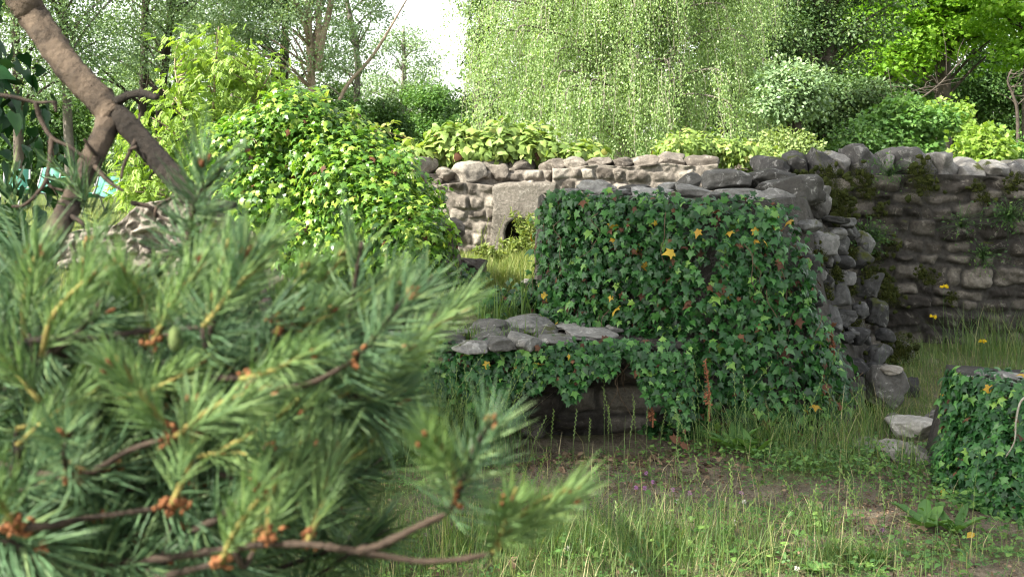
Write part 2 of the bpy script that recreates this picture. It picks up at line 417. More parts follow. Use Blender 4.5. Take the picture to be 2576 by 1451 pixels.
def face(rg, x0, x1, z0, ztop, yf, yb, hr, lr, step=.012, bulge=.03, joint=.010, warp=.022, rough=.010, shift=.02, parent=None, m=None, name='masonry', corner=6, mort=.5, batter=0.0):
    """a masonry body whose front is laid in irregular courses, every stone modelled in relief"""
    nx = int((x1 - x0) / step); zm = float(np.max(ztop(np.linspace(x0, x1, 50)))); nz = int((zm - z0) / step)
    X, Tt = np.meshgrid(np.linspace(x0, x1, nx), np.linspace(0, 1, nz), indexing='ij'); Z = z0 + (ztop(X) - z0) * Tt
    P3 = np.stack([X, 0 * X, Z], -1)
    wx = X + wobble(rg, P3, warp, 7) + wobble(rg, P3, warp * .4, 22); wz = Z + wobble(rg, P3, warp, 6) + wobble(rg, P3, warp * .4, 22)
    zb = [z0 - .3]
    while zb[-1] < zm + .3: zb.append(zb[-1] + rg.uniform(*hr))
    zb = np.array(zb); ci = np.clip(np.searchsorted(zb, wz) - 1, 0, len(zb) - 2)
    de = np.zeros_like(X); var = np.zeros_like(X); off = np.zeros_like(X); jw = np.zeros_like(X)
    for c in range(len(zb) - 1):
        xb = [x0 - rg.uniform(.2, .6)]
        while xb[-1] < x1 + .5: xb.append(xb[-1] + rg.uniform(*lr) * rg.choice([.7, 1, 1, 1.3]))
        xb = np.array(xb); k = ci == c; si = np.clip(np.searchsorted(xb, wx[k]) - 1, 0, len(xb) - 2); ns = len(xb)
        lo = zb[c] + rg.uniform(0, .25, ns) * (zb[c + 1] - zb[c]) * (rg.random(ns) < .4); hi = zb[c + 1] - rg.uniform(0, .2, ns) * (zb[c + 1] - zb[c]) * (rg.random(ns) < .3)
        hw = (xb[si + 1] - xb[si]) / 2; hh = np.maximum((hi - lo)[si] / 2, .02); u = np.abs(wx[k] - xb[si] - hw) / hw; v = np.abs(wz[k] - (lo + hi)[si] / 2) / hh
        q = (u ** corner + v ** corner) ** (1 / corner)
        de[k] = (1 - q) * np.minimum(hw, hh)
        var[k] = rg.random(ns)[si]
        jw[k] = (joint * rg.uniform(.5, 1.6, ns))[si]
        off[k] = (rg.normal(size=ns) * shift)[si] + (rg.normal(size=ns) * .12)[si] * (wx[k] - xb[si] - hw) + (rg.normal(size=ns) * .12)[si] * (wz[k] - zb[c] - hh)
    f = sstep(0, 1, (de - jw) / .013); f2 = sstep(0, 1, (de - jw) / .06)
    h = f * (bulge * .65 + off) + f2 * bulge * .5 + wobble(rg, P3, rough, 28) * (.5 + .5 * f) + wobble(rg, P3, rough * .6, 75) + wobble(rg, P3, .012, 3)
    A = np.stack([X, yf + batter * Tt - h, Z], -1)
    ii = np.arange(nx * nz).reshape(nx, nz)
    Fs = [np.stack([ii[:-1, :-1], ii[1:, :-1], ii[1:, 1:], ii[:-1, 1:]], -1).reshape(-1, 4)]
    ring = np.concatenate([ii[:, 0], ii[-1, 1:], ii[-2::-1, -1], ii[0, -2:0:-1]]); Bk = A.reshape(-1, 3)[ring].copy(); Bk[:, 1] = yb
    j = np.arange(len(ring)); jn = (j + 1) % len(ring); r2 = nx * nz + j
    Fs += [np.stack([ring, r2, nx * nz + jn, ring[jn]], -1), r2[None, :]]
    V = np.concatenate([A.reshape(-1, 3), Bk]); vv = np.concatenate([var.ravel(), np.full(len(ring), .5)])
    o = Batch().add(V, Fs, vv).build(name, m, parent)
    ja = o.data.attributes.new('joint', 'FLOAT', 'POINT'); ja.data.foreach_set('value', np.concatenate([((1 - f) * mort * 2).clip(0, 1).ravel(), np.ones(len(ring))]).astype(np.float32))
    return o

def const(z): return lambda x: z + 0 * x

def courses(rg, B, x0, x1, z0, ztop, yface, hr, lr, depth, proud=.03, sq=4.5, rough=.07, cuts=5, sub=3, skip=None, gap=.93, drop=.0):
    z = z0
    while True:
        h = rg.uniform(*hr); x = x0 - rg.uniform(0, lr[1] * .5); hit = False
        while x < x1:
            l = rg.uniform(*lr); hh = h * rg.uniform(.82, 1.06); cx = x + l / 2; cz = z + h / 2 + rg.normal() * h * .05
            if cx < x1 and cz + hh * .35 < float(ztop(np.array(cx))):
                hit = True
                if not (skip and skip(cx, cz)) and rg.random() > drop:
                    V, Fs = stone(rg, (l * gap, depth, hh * gap), sq, rough, cuts, sub, tilt=.05)
                    B.add(V + np.array([cx, yface(cx, cz) + depth / 2 - proud + rg.normal() * .012, cz]), Fs, rg.random())
            x += l
        z += h
        if not hit: break

def stones_at(rg, lst, parent, name, m, depthf=None, sq=3.2, rough=.09, cuts=7, sub=4):
    out = []
    for it in lst:
        px, py, Y, wpx, hpx = it[:5]; dp = it[5] if len(it) > 5 else max(wpx, hpx) * Y / F * .9
        mm = it[6] if len(it) > 6 else m
        V, Fs = stone(rg, (wpx * Y / F * 1.1, dp, hpx * Y / F * 1.15), sq, rough, cuts, sub, tilt=.12)
        b = Batch().add(V + at(px, py, Y) + np.array([0, dp * .35, 0]), Fs, rg.random())
        out.append(b.build(name, mm, parent))
    return out

def rubble_cap(rg, parent, x0, x1, y0, y1, ztop, n, sz, m, name='coping_stone', fl=.5):
    """loose capping stones laid along a wall top, each a part"""
    x = x0
    while x < x1:
        l = rg.uniform(*sz)
        for yy in np.linspace(y0, y1, n):
            h = l * fl * rg.uniform(.7, 1.3)
            V, Fs = stone(rg, (l * 1.05, (y1 - y0) / max(n - 1, 1) * 1.05 if n > 1 else l, h), 3.2, .1, 7, 4, tilt=.14)
            Batch().add(V + np.array([x + l / 2, yy + rg.normal() * .03, float(ztop(np.array(x + l / 2))) + h * .18 + rg.normal() * .015]), Fs, rg.random()).build(name, m, parent)
        x += l

def moss_pad(rg, parent, pts, r, n=900):
    n = int(n * 2.6)
    """one clump of moss: many short tips on a lumpy pad"""
    P = []
    for c in pts:
        d = unit(rg.normal(size=(n // len(pts), 3))); P.append(np.asarray(c) + d * r * rg.uniform(.3, 1.25, (len(d), 1)) * np.array([1, .55, 1]))
    P = np.concatenate(P); d = rg.normal(size=P.shape) + np.array([0, -.7, .5])
    V, Fs, a = place(LEAF, P, d, rg.normal(size=P.shape), rg.uniform(.005, .011, len(P)), rg.random(len(P)))
    b = Batch().add(V, Fs, a)
    for c in pts:
        for _ in range(14):
            V, Fs = stone(rg, (r * rg.uniform(.3, .75), r * .4, r * rg.uniform(.3, .7)), 2.0, .25, 0, 3, tilt=.5); b.add(V + np.asarray(c) + rg.normal(size=3) * np.array([.6, .08, .6]) * r, Fs, rg.uniform(.1, .6))
    return b.build('moss', M['moss'], parent)

rg = np.random.default_rng(11)
# --- low wall with a flat ledge, front centre
lw = empty('low_wall', (-.8, 6.8, 0), 'low stone wall with a flat rubble top, ivy trailing down its front', 'wall', 'ruined stone walls')
zt = const(.545)
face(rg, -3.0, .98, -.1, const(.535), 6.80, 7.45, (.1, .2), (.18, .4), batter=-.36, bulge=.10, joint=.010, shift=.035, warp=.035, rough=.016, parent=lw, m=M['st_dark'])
LED = [(1234, 822, 83, 30, .3), (1332, 815, 104, 38, .28, M['st_end']), (1228, 846, 80, 24, .2), (1131, 850, 66, 24, .2), (1184, 872, 76, 34, .2),
       (1258, 868, 74, 36, .2), (1319, 862, 72, 50, .22), (1395, 862, 84, 36, .22), (1490, 845, 110, 30, .3), (1440, 822, 84, 20, .25), (1520, 808, 60, 15, .2),
       (1060, 856, 80, 26, .25), (1000, 850, 74, 30, .25), (930, 866, 80, 30, .25), (1085, 838, 60, 18, .2), (1160, 838, 50, 16, .2), (1290, 838, 60, 18, .2), (1375, 838, 50, 14, .2), (1545, 826, 50, 20, .2)]
stones_at(rg, [(px, py + 3, gy(py + h * .35, .56), wd * 1.15, h * .85, d * 1.2) + tuple(r) for px, py, wd, h, d, *r in LED], lw, 'coping_stone', M['st_grey'], cuts=9, sq=4)
rubble_cap(rg, lw, -2.6, -.95, 6.5, 7.2, const(.52), 3, (.22, .36), M['st_grey'], fl=.4)

# --- thick ivy-clad wall end
iw = empty('ruined_wall', (1.2, 7.8, 0), 'thick broken wall end draped in dark ivy, mossy cobbles on its right side', 'wall', 'ruined stone walls')
bot = [(.15, 7.75), (.2, 7.4), (.45, 7.15), (.75, 6.85), (1.1, 6.55), (1.65, 6.45), (1.98, 6.7), (2.4, 7.7), (2.85, 8.8), (3.0, 9.4)]
top = [(.2, 7.9), (.27, 7.5), (.5, 7.28), (.8, 7.1), (1.2, 6.95), (1.6, 7.0), (1.84, 7.25), (2.05, 8.0), (2.3, 8.9), (2.4, 9.4)]
ivf = path(bot, top, -.1, const(1.34))
V, Fs = loft(rg, ivf, path([(.15, 9.2)] * 1 + [(x, 9.45) for x in np.linspace(.3, 3.0, 9)], [(.2, 9.2)] + [(x, 9.45) for x in np.linspace(.35, 2.4, 9)], -.1, lambda x: np.interp(x, [.3, 1.5, 2.1, 3], [1.26, 1.29, 1.40, 1.40])), 100, 40, .035)
Batch().add(V, Fs, .4).build('mortar_core', M['mortar_dark'], iw)
TOPS = [(1734, 462, 7.9, 62, 48), (1831, 454, 8.3, 115, 54), (1752, 484, 7.5, 90, 30), (1940, 454, 8.4, 155, 54), (2001, 486, 7.7, 160, 76), (1945, 508, 7.3, 130, 60), (1320 + 200, 470, 8.2, 60, 26),
        (2014, 530, 7.3, 46, 50), (2062, 520, 7.9, 66, 60), (1866, 489, 7.4, 120, 26), (1499, 474, 7.7, 90, 34), (1560, 488, 7.5, 70, 20), (1640, 484, 7.5, 110, 22),
        (1690, 470, 8.0, 70, 22), (1800, 494, 7.25, 70, 20), (1600, 474, 8.0, 70, 18), (1430, 488, 7.6, 60, 24), (2060, 488, 8.3, 70, 40), (1880, 512, 7.2, 60, 24), (1780, 510, 7.15, 80, 22), (1690, 505, 7.15, 80, 22), (1600, 505, 7.2, 80, 22), (1510, 505, 7.3, 80, 22)]
stones_at(rg, TOPS, iw, 'coping_stone', M['st_grey'], cuts=10)
def ye(px, py): return 7.05 + np.clip((px - 2036) / 214, 0, 1.15) * 1.55 - np.clip((py - 560) / 320, 0, 1) * .35
END = [(2071, 621, 74, 57), (2119, 621, 35, 40), (2106, 588, 66, 36), (2100, 562, 70, 18), (2040, 566, 66, 30), (2036, 669, 60, 57), (2119, 662, 60, 32), (2082, 706, 34, 42), (2126, 697, 60, 38), (2178, 719, 62, 54), (2172, 650, 54, 58), (2113, 750, 62, 50),
       (2045, 750, 72, 48), (2207, 787, 62, 62), (2172, 780, 44, 46), (2128, 798, 48, 42), (2089, 804, 60, 56), (2163, 842, 70, 46), (2120, 857, 66, 26), (2211, 894, 70, 50), (2055, 850, 56, 40), (2180, 608, 40, 50), (2150, 585, 40, 40), (2230, 846, 50, 36), (2150, 925, 66, 44), (2196, 940, 50, 40), (2170, 985, 60, 40), (2225, 1010, 60, 36), (2140, 560, 40, 24)]
stones_at(rg, [(px + rg.normal() * 4, py + rg.normal() * 3, ye(px, py), 1.08 * wd * rg.uniform(.85, 1.15), h * rg.uniform(.85, 1.15)) for px, py, wd, h in END], iw, 'cobble', M['st_end'], cuts=8, sq=3.2)
for _ in range(36):
    px, py = rg.uniform(1990, 2225), rg.uniform(555, 940); px += (py - 760) * .12
    V, Fs = stone(rg, tuple(rg.uniform(.03, .085, 3)), 3, .1, 8, 3, tilt=.5); Batch().add(V + at(px, py, ye(px, py) + .03), Fs, rg.random()).build('small_stone', M['st_end'], iw)
for pp, r, n in (([(2268, 884, 8.3)], .11, 1500), ([(2190, 930, 8.0), (2230, 930, 8.1)], .08, 900), ([(2225, 745, 8.5), (2215, 700, 8.5)], .07, 700), ([(2140, 640, 7.9)], .05, 400), ([(2105, 690, 7.5)], .04, 250),
                 ([(2090, 470, 8.6), (2110, 500, 8.7), (2125, 530, 8.8)], .1, 1400), ([(2190, 800, 8.1)], .05, 300), ([(2060, 645, 7.1), (2075, 735, 7.2), (2100, 690, 7.4), (2140, 730, 7.7), (2150, 812, 7.8), (2095, 830, 7.3), (2185, 690, 7.9)], .05, 1800), ([(2200, 1060, 7.2), (2230, 1030, 7.3)], .1, 1200)):
    moss_pad(rg, iw, [at(*p) for p in pp], r, n)

# --- dark wall on the right
dw = empty('ruined_wall', (4.5, 9.6, 0), 'long dark wall of squared stones with mossy coping, in shade on the right', 'wall', 'ruined stone walls')
dzt = lambda x: 1.43 + .03 * np.sin(x * 2.3)
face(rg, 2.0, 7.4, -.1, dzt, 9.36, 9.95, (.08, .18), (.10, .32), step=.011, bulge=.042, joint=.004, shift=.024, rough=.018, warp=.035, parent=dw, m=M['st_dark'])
CP = [(1955, 425, 80, 48), (2020, 418, 70, 60), (2072, 418, 66, 66), (2120, 418, 46, 60), (2182, 412, 100, 74), (2245, 424, 40, 60), (2300, 416, 106, 74), (2385, 428, 92, 66), (2455, 432, 64, 50), (2515, 432, 86, 50), (2590, 436, 90, 54), (2670, 436, 80, 60), (2750, 436, 90, 60)]
stones_at(rg, [(px, py, 9.45, wd * 1.06, h * 1.15, .55) for px, py, wd, h in CP], dw, 'coping_stone', M['st_mossy'], sq=4.5, cuts=9)
rubble_cap(rg, dw, 4.9, 7.4, 9.6, 9.6, dzt, 1, (.25, .4), M['st_mossy'], fl=.7)
for pp, r, n in (([(2165, 445, 9.25), (2180, 480, 9.25)], .09, 1100), ([(2310, 430, 9.2), (2325, 465, 9.2)], .11, 1500), ([(2085, 435, 9.2)], .07, 600), ([(2460, 470, 9.25), (2475, 500, 9.25)], .06, 600), ([(2010, 455, 9.2), (2045, 462, 9.2)], .08, 900),
                 ([(2120, 560, 9.25), (2160, 590, 9.25), (2110, 520, 9.25)], .08, 900), ([(2230, 720, 9.2), (2250, 750, 9.2)], .08, 700), ([(2320, 690, 9.2), (2340, 700, 9.2)], .06, 500), ([(2395, 750, 9.2)], .05, 250), ([(2540, 470, 9.25), (2560, 450, 9.2)], .06, 500), ([(2215, 530, 9.25), (2240, 620, 9.25), (2200, 650, 9.25)], .07, 500)):
    moss_pad(rg, dw, [at(*p) for p in pp], r, n)

# --- pale back wall with the arched recess
bw = empty('ruined_wall', (.5, 12.4, .5), 'pale sunlit back wall with a small arched recess and rough stone coping', 'wall', 'ruined stone walls')
def bz(x): return np.where(x < .48, 1.315, 1.32) + .015 * np.sin(x * 9)
def bskip(x, z): return (-.24 < x < .50 and z < 1.36)
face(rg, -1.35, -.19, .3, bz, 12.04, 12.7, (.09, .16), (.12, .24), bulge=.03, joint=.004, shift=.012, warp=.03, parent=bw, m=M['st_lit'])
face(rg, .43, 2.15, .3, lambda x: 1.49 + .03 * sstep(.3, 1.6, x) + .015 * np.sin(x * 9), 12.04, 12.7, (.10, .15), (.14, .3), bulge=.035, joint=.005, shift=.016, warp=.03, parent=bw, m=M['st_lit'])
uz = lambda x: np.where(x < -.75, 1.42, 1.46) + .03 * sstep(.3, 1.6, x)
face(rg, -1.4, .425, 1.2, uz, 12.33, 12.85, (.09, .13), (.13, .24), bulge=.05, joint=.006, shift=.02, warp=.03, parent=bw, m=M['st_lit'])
BCP = [(1050, 424, 90, 46, 12.25), (1122, 440, 52, 30, 12.2), (1175, 432, 76, 44, 12.2), (1250, 436, 60, 40, 12.3), (1238, 415, 80, 24, 12.4), (1316, 420, 70, 34, 12.4), (1390, 416, 60, 30, 12.3), (1448, 414, 60, 30, 12.2), (1510, 412, 62, 28, 12.2), (1570, 412, 56, 28, 12.2), (1625, 410, 60, 34, 12.2), (1690, 404, 72, 36, 12.2), (1765, 414, 80, 40, 12.2)]
stones_at(rg, [(px, py, Y, wd * 1.05, h * 1.1, .4) for px, py, wd, h, Y in BCP], bw, 'coping_stone', M['st_lit'], sq=6, cuts=8)
# the arch block: one slab with an arched opening cut in its foot
def arch_block(parent):
    x0, x1, z0, z1, y0, y1 = -.20, .44, .5, 1.325, 11.97, 12.5
    ax, aw, az = .09, .17, .80
    bm = bmesh.new()
    inn = [(ax - aw, z0)] + [(ax + aw * math.cos(a), az + .17 * math.sin(a)) for a in np.linspace(math.pi, 0, 13)] + [(ax + aw, z0)]
    out = [(x0, z0), (x0 - .02, .8), (x0 + .01, 1.1), (x0 + .0, z1 - .03), (x0 + .12, z1), (ax, z1 + .01), (x1 - .1, z1 + .01), (x1, z1), (x1 + .02, 1.0), (x1, z0)]
    vs = [bm.verts.new((x, y0, z)) for x, z in out + inn[::-1]]
    f = bm.faces.new(vs); r = bmesh.ops.extrude_face_region(bm, geom=[f])
    for v in r['geom']:
        if isinstance(v, bmesh.types.BMVert): v.co.y = y1
    bmesh.ops.triangulate(bm, faces=bm.faces[:]); bmesh.ops.recalc_face_normals(bm, faces=bm.faces[:])
    for _ in range(3):
        bmesh.ops.subdivide_edges(bm, edges=[e for e in bm.edges if e.calc_length() > .05], cuts=1)
        bmesh.ops.triangulate(bm, faces=bm.faces[:])
    P = np.array([v.co[:] for v in bm.verts]); d = wobble(rg, P, .016, 8); d2 = wobble(rg, P, .012, 20)
    for v, e, e2 in zip(bm.verts, d, d2): v.co += Vector((e2, e, e2))
    P = np.array([v.co[:] for v in bm.verts]); bm.verts.index_update()
    Fc = np.array([[v.index for v in f.verts] for f in bm.faces]); bm.free()
    Batch().add(P, [Fc], .5).build('arch_block', M['mortar_lit'], parent)
arch_block(bw)
V, Fs = loft(rg, flat(-.35, .6, 12.62, .2, const(1.3)), flat(-.35, .6, 12.8, .2, const(1.3)), 20, 14); Batch().add(V, Fs, .2).build('recess_back', M['mortar_dark'], bw)

# --- far low wall, and the low wall on the left
fw = empty('garden_wall', (3.2, 14.4, .5), 'low pale far wall glimpsed behind vines between the two taller walls', 'wall', 'ruined stone walls')
face(rg, 2.2, 5.2, .3, const(1.46), 14.2, 14.6, (.11, .16), (.16, .3), step=.018, parent=fw, m=M['st_lit'])
fl = empty('flint_wall', (-3.2, 10.4, .5), 'weathered flinty wall on the left stepping up to a taller stub', 'wall', 'ruined stone walls')
lz = lambda x: np.interp(x, [-6, -4.4, -4.1, -3.55, -3.35, -2.95, -2.3], [.82, .84, .88, 1.0, 1.15, 1.26, 1.3]) + .02 * np.sin(x * 11)
face(rg, -6, -2.3, .3, lz, 10.3, 10.75, (.07, .13), (.08, .2), step=.013, bulge=.05, joint=.01, warp=.04, shift=.02, rough=.018, parent=fl, m=M['st_lit'], corner=2.6)

# --- stub wall under the ivy on the right edge
rw = empty('low_wall', (2.8, 5.5, 0), 'knee-high wall stub smothered in ivy at the right edge', 'wall', 'ruined stone walls')
rbot = [(2.12, 5.8), (2.13, 5.35), (2.24, 5.12), (2.45, 5.05), (2.8, 5.05), (4.2, 5.05)]
rtop = [(2.28, 5.9), (2.3, 5.6), (2.38, 5.42), (2.5, 5.34), (2.85, 5.34), (4.2, 5.34)]
rvf = path(rbot, rtop, -.1, const(.49))
V, Fs = loft(rg, rvf, path([(x, 6.1) for x in np.linspace(2.15, 4.2, 6)], [(x, 6.1) for x in np.linspace(2.3, 4.2, 6)], -.1, const(.49)), 60, 16); Batch().add(V, Fs, .4).build('mortar_core', M['mortar_dark'], rw)
stones_at(rg, [(2560, 968, 5.6, 80, 40, .3), (2500, 956, 5.85, 80, 26, .25), (2440, 962, 5.8, 60, 22, .2), (2640, 966, 5.6, 80, 40, .3)], rw, 'coping_stone', M['st_grey'])

# --- wall under the sunlit ivy mound (hardly seen)
mw = empty('ruined_wall', (-1.2, 8.9, .3), 'wall stub buried under the sunlit ivy mound', 'wall', 'ruined stone walls')
mz = lambda x: np.interp(x, [-2.4, -2.0, -1.2, -.95, -.5, -.35], [1.2, 1.7, 1.75, 1.2, 1.0, .7])
face(rg, -2.4, -.40, 0, mz, 8.8, 9.15, (.1, .17), (.14, .28), parent=mw, m=M['st_lit'])
stones_at(rg, [(1140, 575, 8.6, 54, 46), (1128, 622, 8.55, 40, 40)], mw, 'stone', M['st_lit'])

# --- loose stones and boulders, each a thing
def boulder(px, py, Y, wpx, hpx, m, name, label, cat='stone', dp=None, cuts=9, sq=3.0):
    dp = dp or wpx * Y / F * .8
    V, Fs = stone(rg, (wpx * Y / F * 1.08, dp, hpx * Y / F * 1.1), sq, .09, cuts, 5, tilt=.12)
    o = Batch().add(V + at(px, py, Y) + np.array([0, dp * .2, 0]), Fs, rg.random()).build(name, m)
    return tag(o, label, cat, 'loose fallen stones')
bo = boulder(2238, 972, 7.0, 92, 104, M['st_grey'], 'boulder', 'rounded dark boulder with a pale lit top beside the ivy wall end', 'boulder', .26, 4, 2.5)
V, Fs = stone(rg, (52 * 7.0 / F, .12, 22 * 7.0 / F), 2.3, .1, 4, 4); Batch().add(V + at(2243, 930, 6.97), Fs, .9).build('lit_top', M['st_lit'], bo)  # pale piece added to stand for the lit top
boulder(2294, 985, 7.5, 50, 66, M['st_end'], 'boulder', 'smaller dark stone tucked right of the pale-topped boulder', 'boulder')
boulder(2268, 892, 8.35, 66, 66, M['st_mossy'], 'boulder', 'round boulder padded with brown moss at the foot of the dark wall', 'boulder')
boulder(2303, 1084, 6.3, 116, 62, M['st_path'], 'path_stone', 'angular pale slab lying between the ivy wall and the stub wall', 'stone', .3)
boulder(2290, 1148, 5.95, 124, 62, M['st_path'], 'path_stone', 'domed grey stone half sunk in grass below the angular slab', 'stone', .3)
boulder(2205, 1130, 6.2, 110, 44, M['st_path'], 'path_stone', 'flat grey stone half hidden in grass left of the domed stone', 'stone', .25)
boulder(2242, 1062, 6.6, 32, 50, M['st_grey'], 'path_stone', 'small upright stone left of the angular pale slab', 'stone')
boulder(2362, 1046, 6.7, 60, 36, M['st_grey'], 'path_stone', 'grey stone behind the angular slab, against the stub wall', 'stone')
boulder(1186, 674, 9.2, 64, 44, M['st_lit'], 'step_stone', 'squared pale block sitting in the sunlit grass below the ivy mound', 'block', .3, 3, 6)
boulder(1171, 766, 8.1, 70, 50, M['st_grey'], 'rock', 'pointed grey rock on the bank behind the low wall', 'rock')
boulder(1215, 772, 8.0, 50, 40, M['st_grey'], 'rock', 'smaller grey rock right of the pointed rock on the bank', 'rock')
boulder(1178, 806, 7.7, 90, 34, M['st_lit'], 'rock', 'pale flat sunlit rock just behind the low wall', 'rock')
boulder(1130, 775, 8.0, 50, 30, M['st_lit'], 'rock', 'yellowish mossy stone beneath the dark ivy of the mound', 'rock')
boulder(1326, 714, 8.4, 34, 22, M['st_grey'], 'rock', 'small blue grey stone in the grass left of the ivy wall', 'rock')

# ------------------------------------------------------------------ ivy
def ivy(name, label, P, N, size, main, nyel=0, nbrn=.0, yel_at=(), group='ivy on the ruined walls', up=.35, jit=.4, tpl=IVY, stems=0, rg=rg, stem_mat='stem', drop=.35):
    P = np.asarray(P); N = unit(N); n = len(P)
    base = P[np.argmin(P[:, 2])]
    r = empty(name, (float(P[:, 0].mean()), float(P[:, 1].mean()), float(base[2])), label, 'ivy', group)
    def lay(P, N, s, v):
        nr = unit(N + np.array([0, 0, up]) + rg.normal(size=P.shape) * jit)
        dn = np.array([0, 0, -1.0]) + rg.normal(size=P.shape) * .55 + N * drop * .3
        dn = dn - (dn * nr).sum(1, keepdims=True) * nr
        return place(tpl, P, dn, nr, s, v)
    brown = rg.random(n) < nbrn
    b = Batch(); V, Fs, a = lay(P[~brown], N[~brown], rg.uniform(*size, (~brown).sum()), rg.beta(1.6, 2.0, (~brown).sum())); b.add(V, Fs, a)
    o = b.build('leaves', M[main], r); o['kind'] = 'stuff'
    if brown.sum():
        V, Fs, a = lay(P[brown] - N[brown] * .015, N[brown], rg.uniform(*size, brown.sum()), rg.random(brown.sum()))
        Batch().add(V, Fs, a).build('withered_leaves', M['ivy_brown'], r)['kind'] = 'stuff'
    pick = list(rg.choice(n, nyel, replace=False)) if nyel else []
    for px, py in yel_at:
        q = P[:, 1:2]; pxs = 1288 + P[:, 0] / P[:, 1] * F; pys = HOR + (CAM_H - P[:, 2]) / P[:, 1] * F
        pick.append(int(np.argmin((pxs - px) ** 2 + (pys - py) ** 2)))
    for k in pick:
        V, Fs, a = lay(P[k:k + 1] + N[k:k + 1] * .025, N[k:k + 1] + rg.normal(size=(1, 3)) * .6, rg.uniform(size[0], size[1]) * 1.15, rg.random(1))
        Batch().add(V, Fs, a).build('yellow_leaf', M['ivy_yellow'], r)
    for _ in range(stems):
        k = rg.integers(n); p = P[k] + N[k] * .03; pts = [p]
        for _ in range(rg.integers(4, 8)):
            p = p + np.array([rg.normal() * .03, -abs(rg.normal()) * .004, -rg.uniform(.04, .09)])
            if p[2] < .05: break
            pts.append(p)
        if len(pts) > 2: Batch().add(*tube(curve(pts, 4), [.003, .0018], 4)).build('stem', M[stem_mat], r)
    return r

def surf(f, n, u0, u1, t0, t1, rg=rg):
    U = rg.uniform(u0, u1, n); Tt = rg.uniform(t0, t1, n); e = .01
    P = f(U, Tt); du = f(U + e, Tt) - P; dt = f(U, Tt + e) - P
    N = unit(np.cross(du, dt)); N[N[:, 1] > .35] *= -1
    return P, N, U, Tt

# dark ivy over the thick wall end
P, N, U, Tt = surf(ivf, 11500, .03, .74, .03, 1.03)
lump = np.maximum(wobble(rg, P, .10, 5), -.01) + .03
P = P + N * (lump[:, None] + rg.uniform(-.03, .15, (len(P), 1)))
px = 1288 + P[:, 0] / P[:, 1] * F; py = HOR + (CAM_H - P[:, 2]) / P[:, 1] * F
right = np.interp(py, [480, 560, 650, 750, 850, 950, 1010, 1090], [1915, 1998, 2038, 2045, 2092, 2138, 2148, 2098]) + rg.normal(size=len(px)) * 16
left = np.interp(py, [480, 800, 860, 930, 1000, 1100], [1360, 1375, 1520, 1590, 1560, 1620]) + rg.normal(size=len(px)) * 22
hole = (np.abs(px - 1640) < 34) & (py > 960) & (py < 1060) & (rg.random(len(px)) < .85)
ok = (px < right) & (px > left) & ~hole & (py > np.interp(px, [1360, 1400, 1500, 1700, 1850, 1950, 2010], [520, 488, 486, 498, 508, 528, 560]) + 9 * np.sin(px / 47) + 6 * np.sin(px / 21 + 1) + rg.normal(size=len(px)) * 7)
P = P[ok]
YEL = [(1950, 565), (1962, 548), (1900, 607), (1838, 575), (1760, 585), (1545, 602), (1608, 622), (2045, 1018), (1773, 897), (1885, 580), (1925, 610), (1700, 640), (1395, 545), (1370, 740), (1365, 792), (1650, 560), (1690, 620), (1990, 560), (1880, 860), (2035, 850), (2060, 990)]
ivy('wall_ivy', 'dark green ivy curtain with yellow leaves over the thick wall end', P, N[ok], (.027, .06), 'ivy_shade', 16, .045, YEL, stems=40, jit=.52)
# ivy creeping along the top edge of that wall
U2 = rg.uniform(.08, .60, 700); P = ivf(U2, np.full(700, .985)) + np.stack([rg.normal(size=700) * .03, np.abs(rg.normal(size=700)) * .04 - .04, rg.uniform(-.06, .05, 700) - .05 * sstep(.45, .68, U2) + .025 * np.sin(U2 * 40)], -1)
ivy('wall_ivy', 'fringe of ivy leaves along the stony top edge of the thick wall end', P, np.tile([0, -.6, .8], (700, 1)), (.024, .042), 'ivy_shade', 3, .03, jit=.55)
# ivy hanging over the low wall
n = 5600; x = rg.uniform(-2.4, .98, n); pxl = 1288 + x / 6.35 * F
lowz = np.interp(pxl, [300, 1000, 1150, 1300, 1450, 1560, 1720], [.02, .06, .18, .27, .40, .44, .2]) + .07 * np.sin(x * 13) + .05 * np.sin(x * 31 + 1)
z = .60 - (.60 - lowz) * rg.random(n) ** .85
P = np.stack([x, 6.34 - rg.uniform(0, .12, n) - .05 * np.sin(z * 5), z], -1)
topq = z > .55; P[topq, 1] += rg.uniform(0, .12, topq.sum())
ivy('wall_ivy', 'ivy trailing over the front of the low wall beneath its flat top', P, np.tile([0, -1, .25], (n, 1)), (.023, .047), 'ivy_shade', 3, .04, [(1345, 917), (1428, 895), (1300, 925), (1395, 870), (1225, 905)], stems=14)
# ivy on the right stub
P, N, U, Tt = surf(rvf, 6800, .0, .82, .03, 1.03)
P = P + N * (wobble(rg, P, .04, 6)[:, None] + rg.uniform(0, .08, (len(P), 1)))
r = ivy('wall_ivy', 'ivy blanket over the knee-high stub at the right edge', P, N, (.026, .05), 'ivy_shade', 4, .05, [(2438, 1045), (2380, 992), (2500, 975), (2490, 1215)], stems=8)
Batch().add(*tube(curve([at(2600, 985, 4.85), at(2568, 1010, 4.85), at(2556, 1060, 4.84), at(2552, 1110, 4.85), at(2530, 1150, 4.9)], 6), [.005, .0025], 6)).build('bare_stem', M['pale_stem'], r)
n = 300; P = np.stack([rg.uniform(2.3, 3.1, n), rg.uniform(5.35, 5.8, n), .50 + rg.uniform(0, .05, n)], -1); P = P[(P[:, 0] - 2.3) < (rg.random(n) * 1.0)]
ivy('wall_ivy', 'sparse ivy sprigs creeping on top of the right edge stub', P, np.tile([0, -.3, 1], (len(P), 1)), (.03, .05), 'ivy_shade', 1, .08, jit=.5)
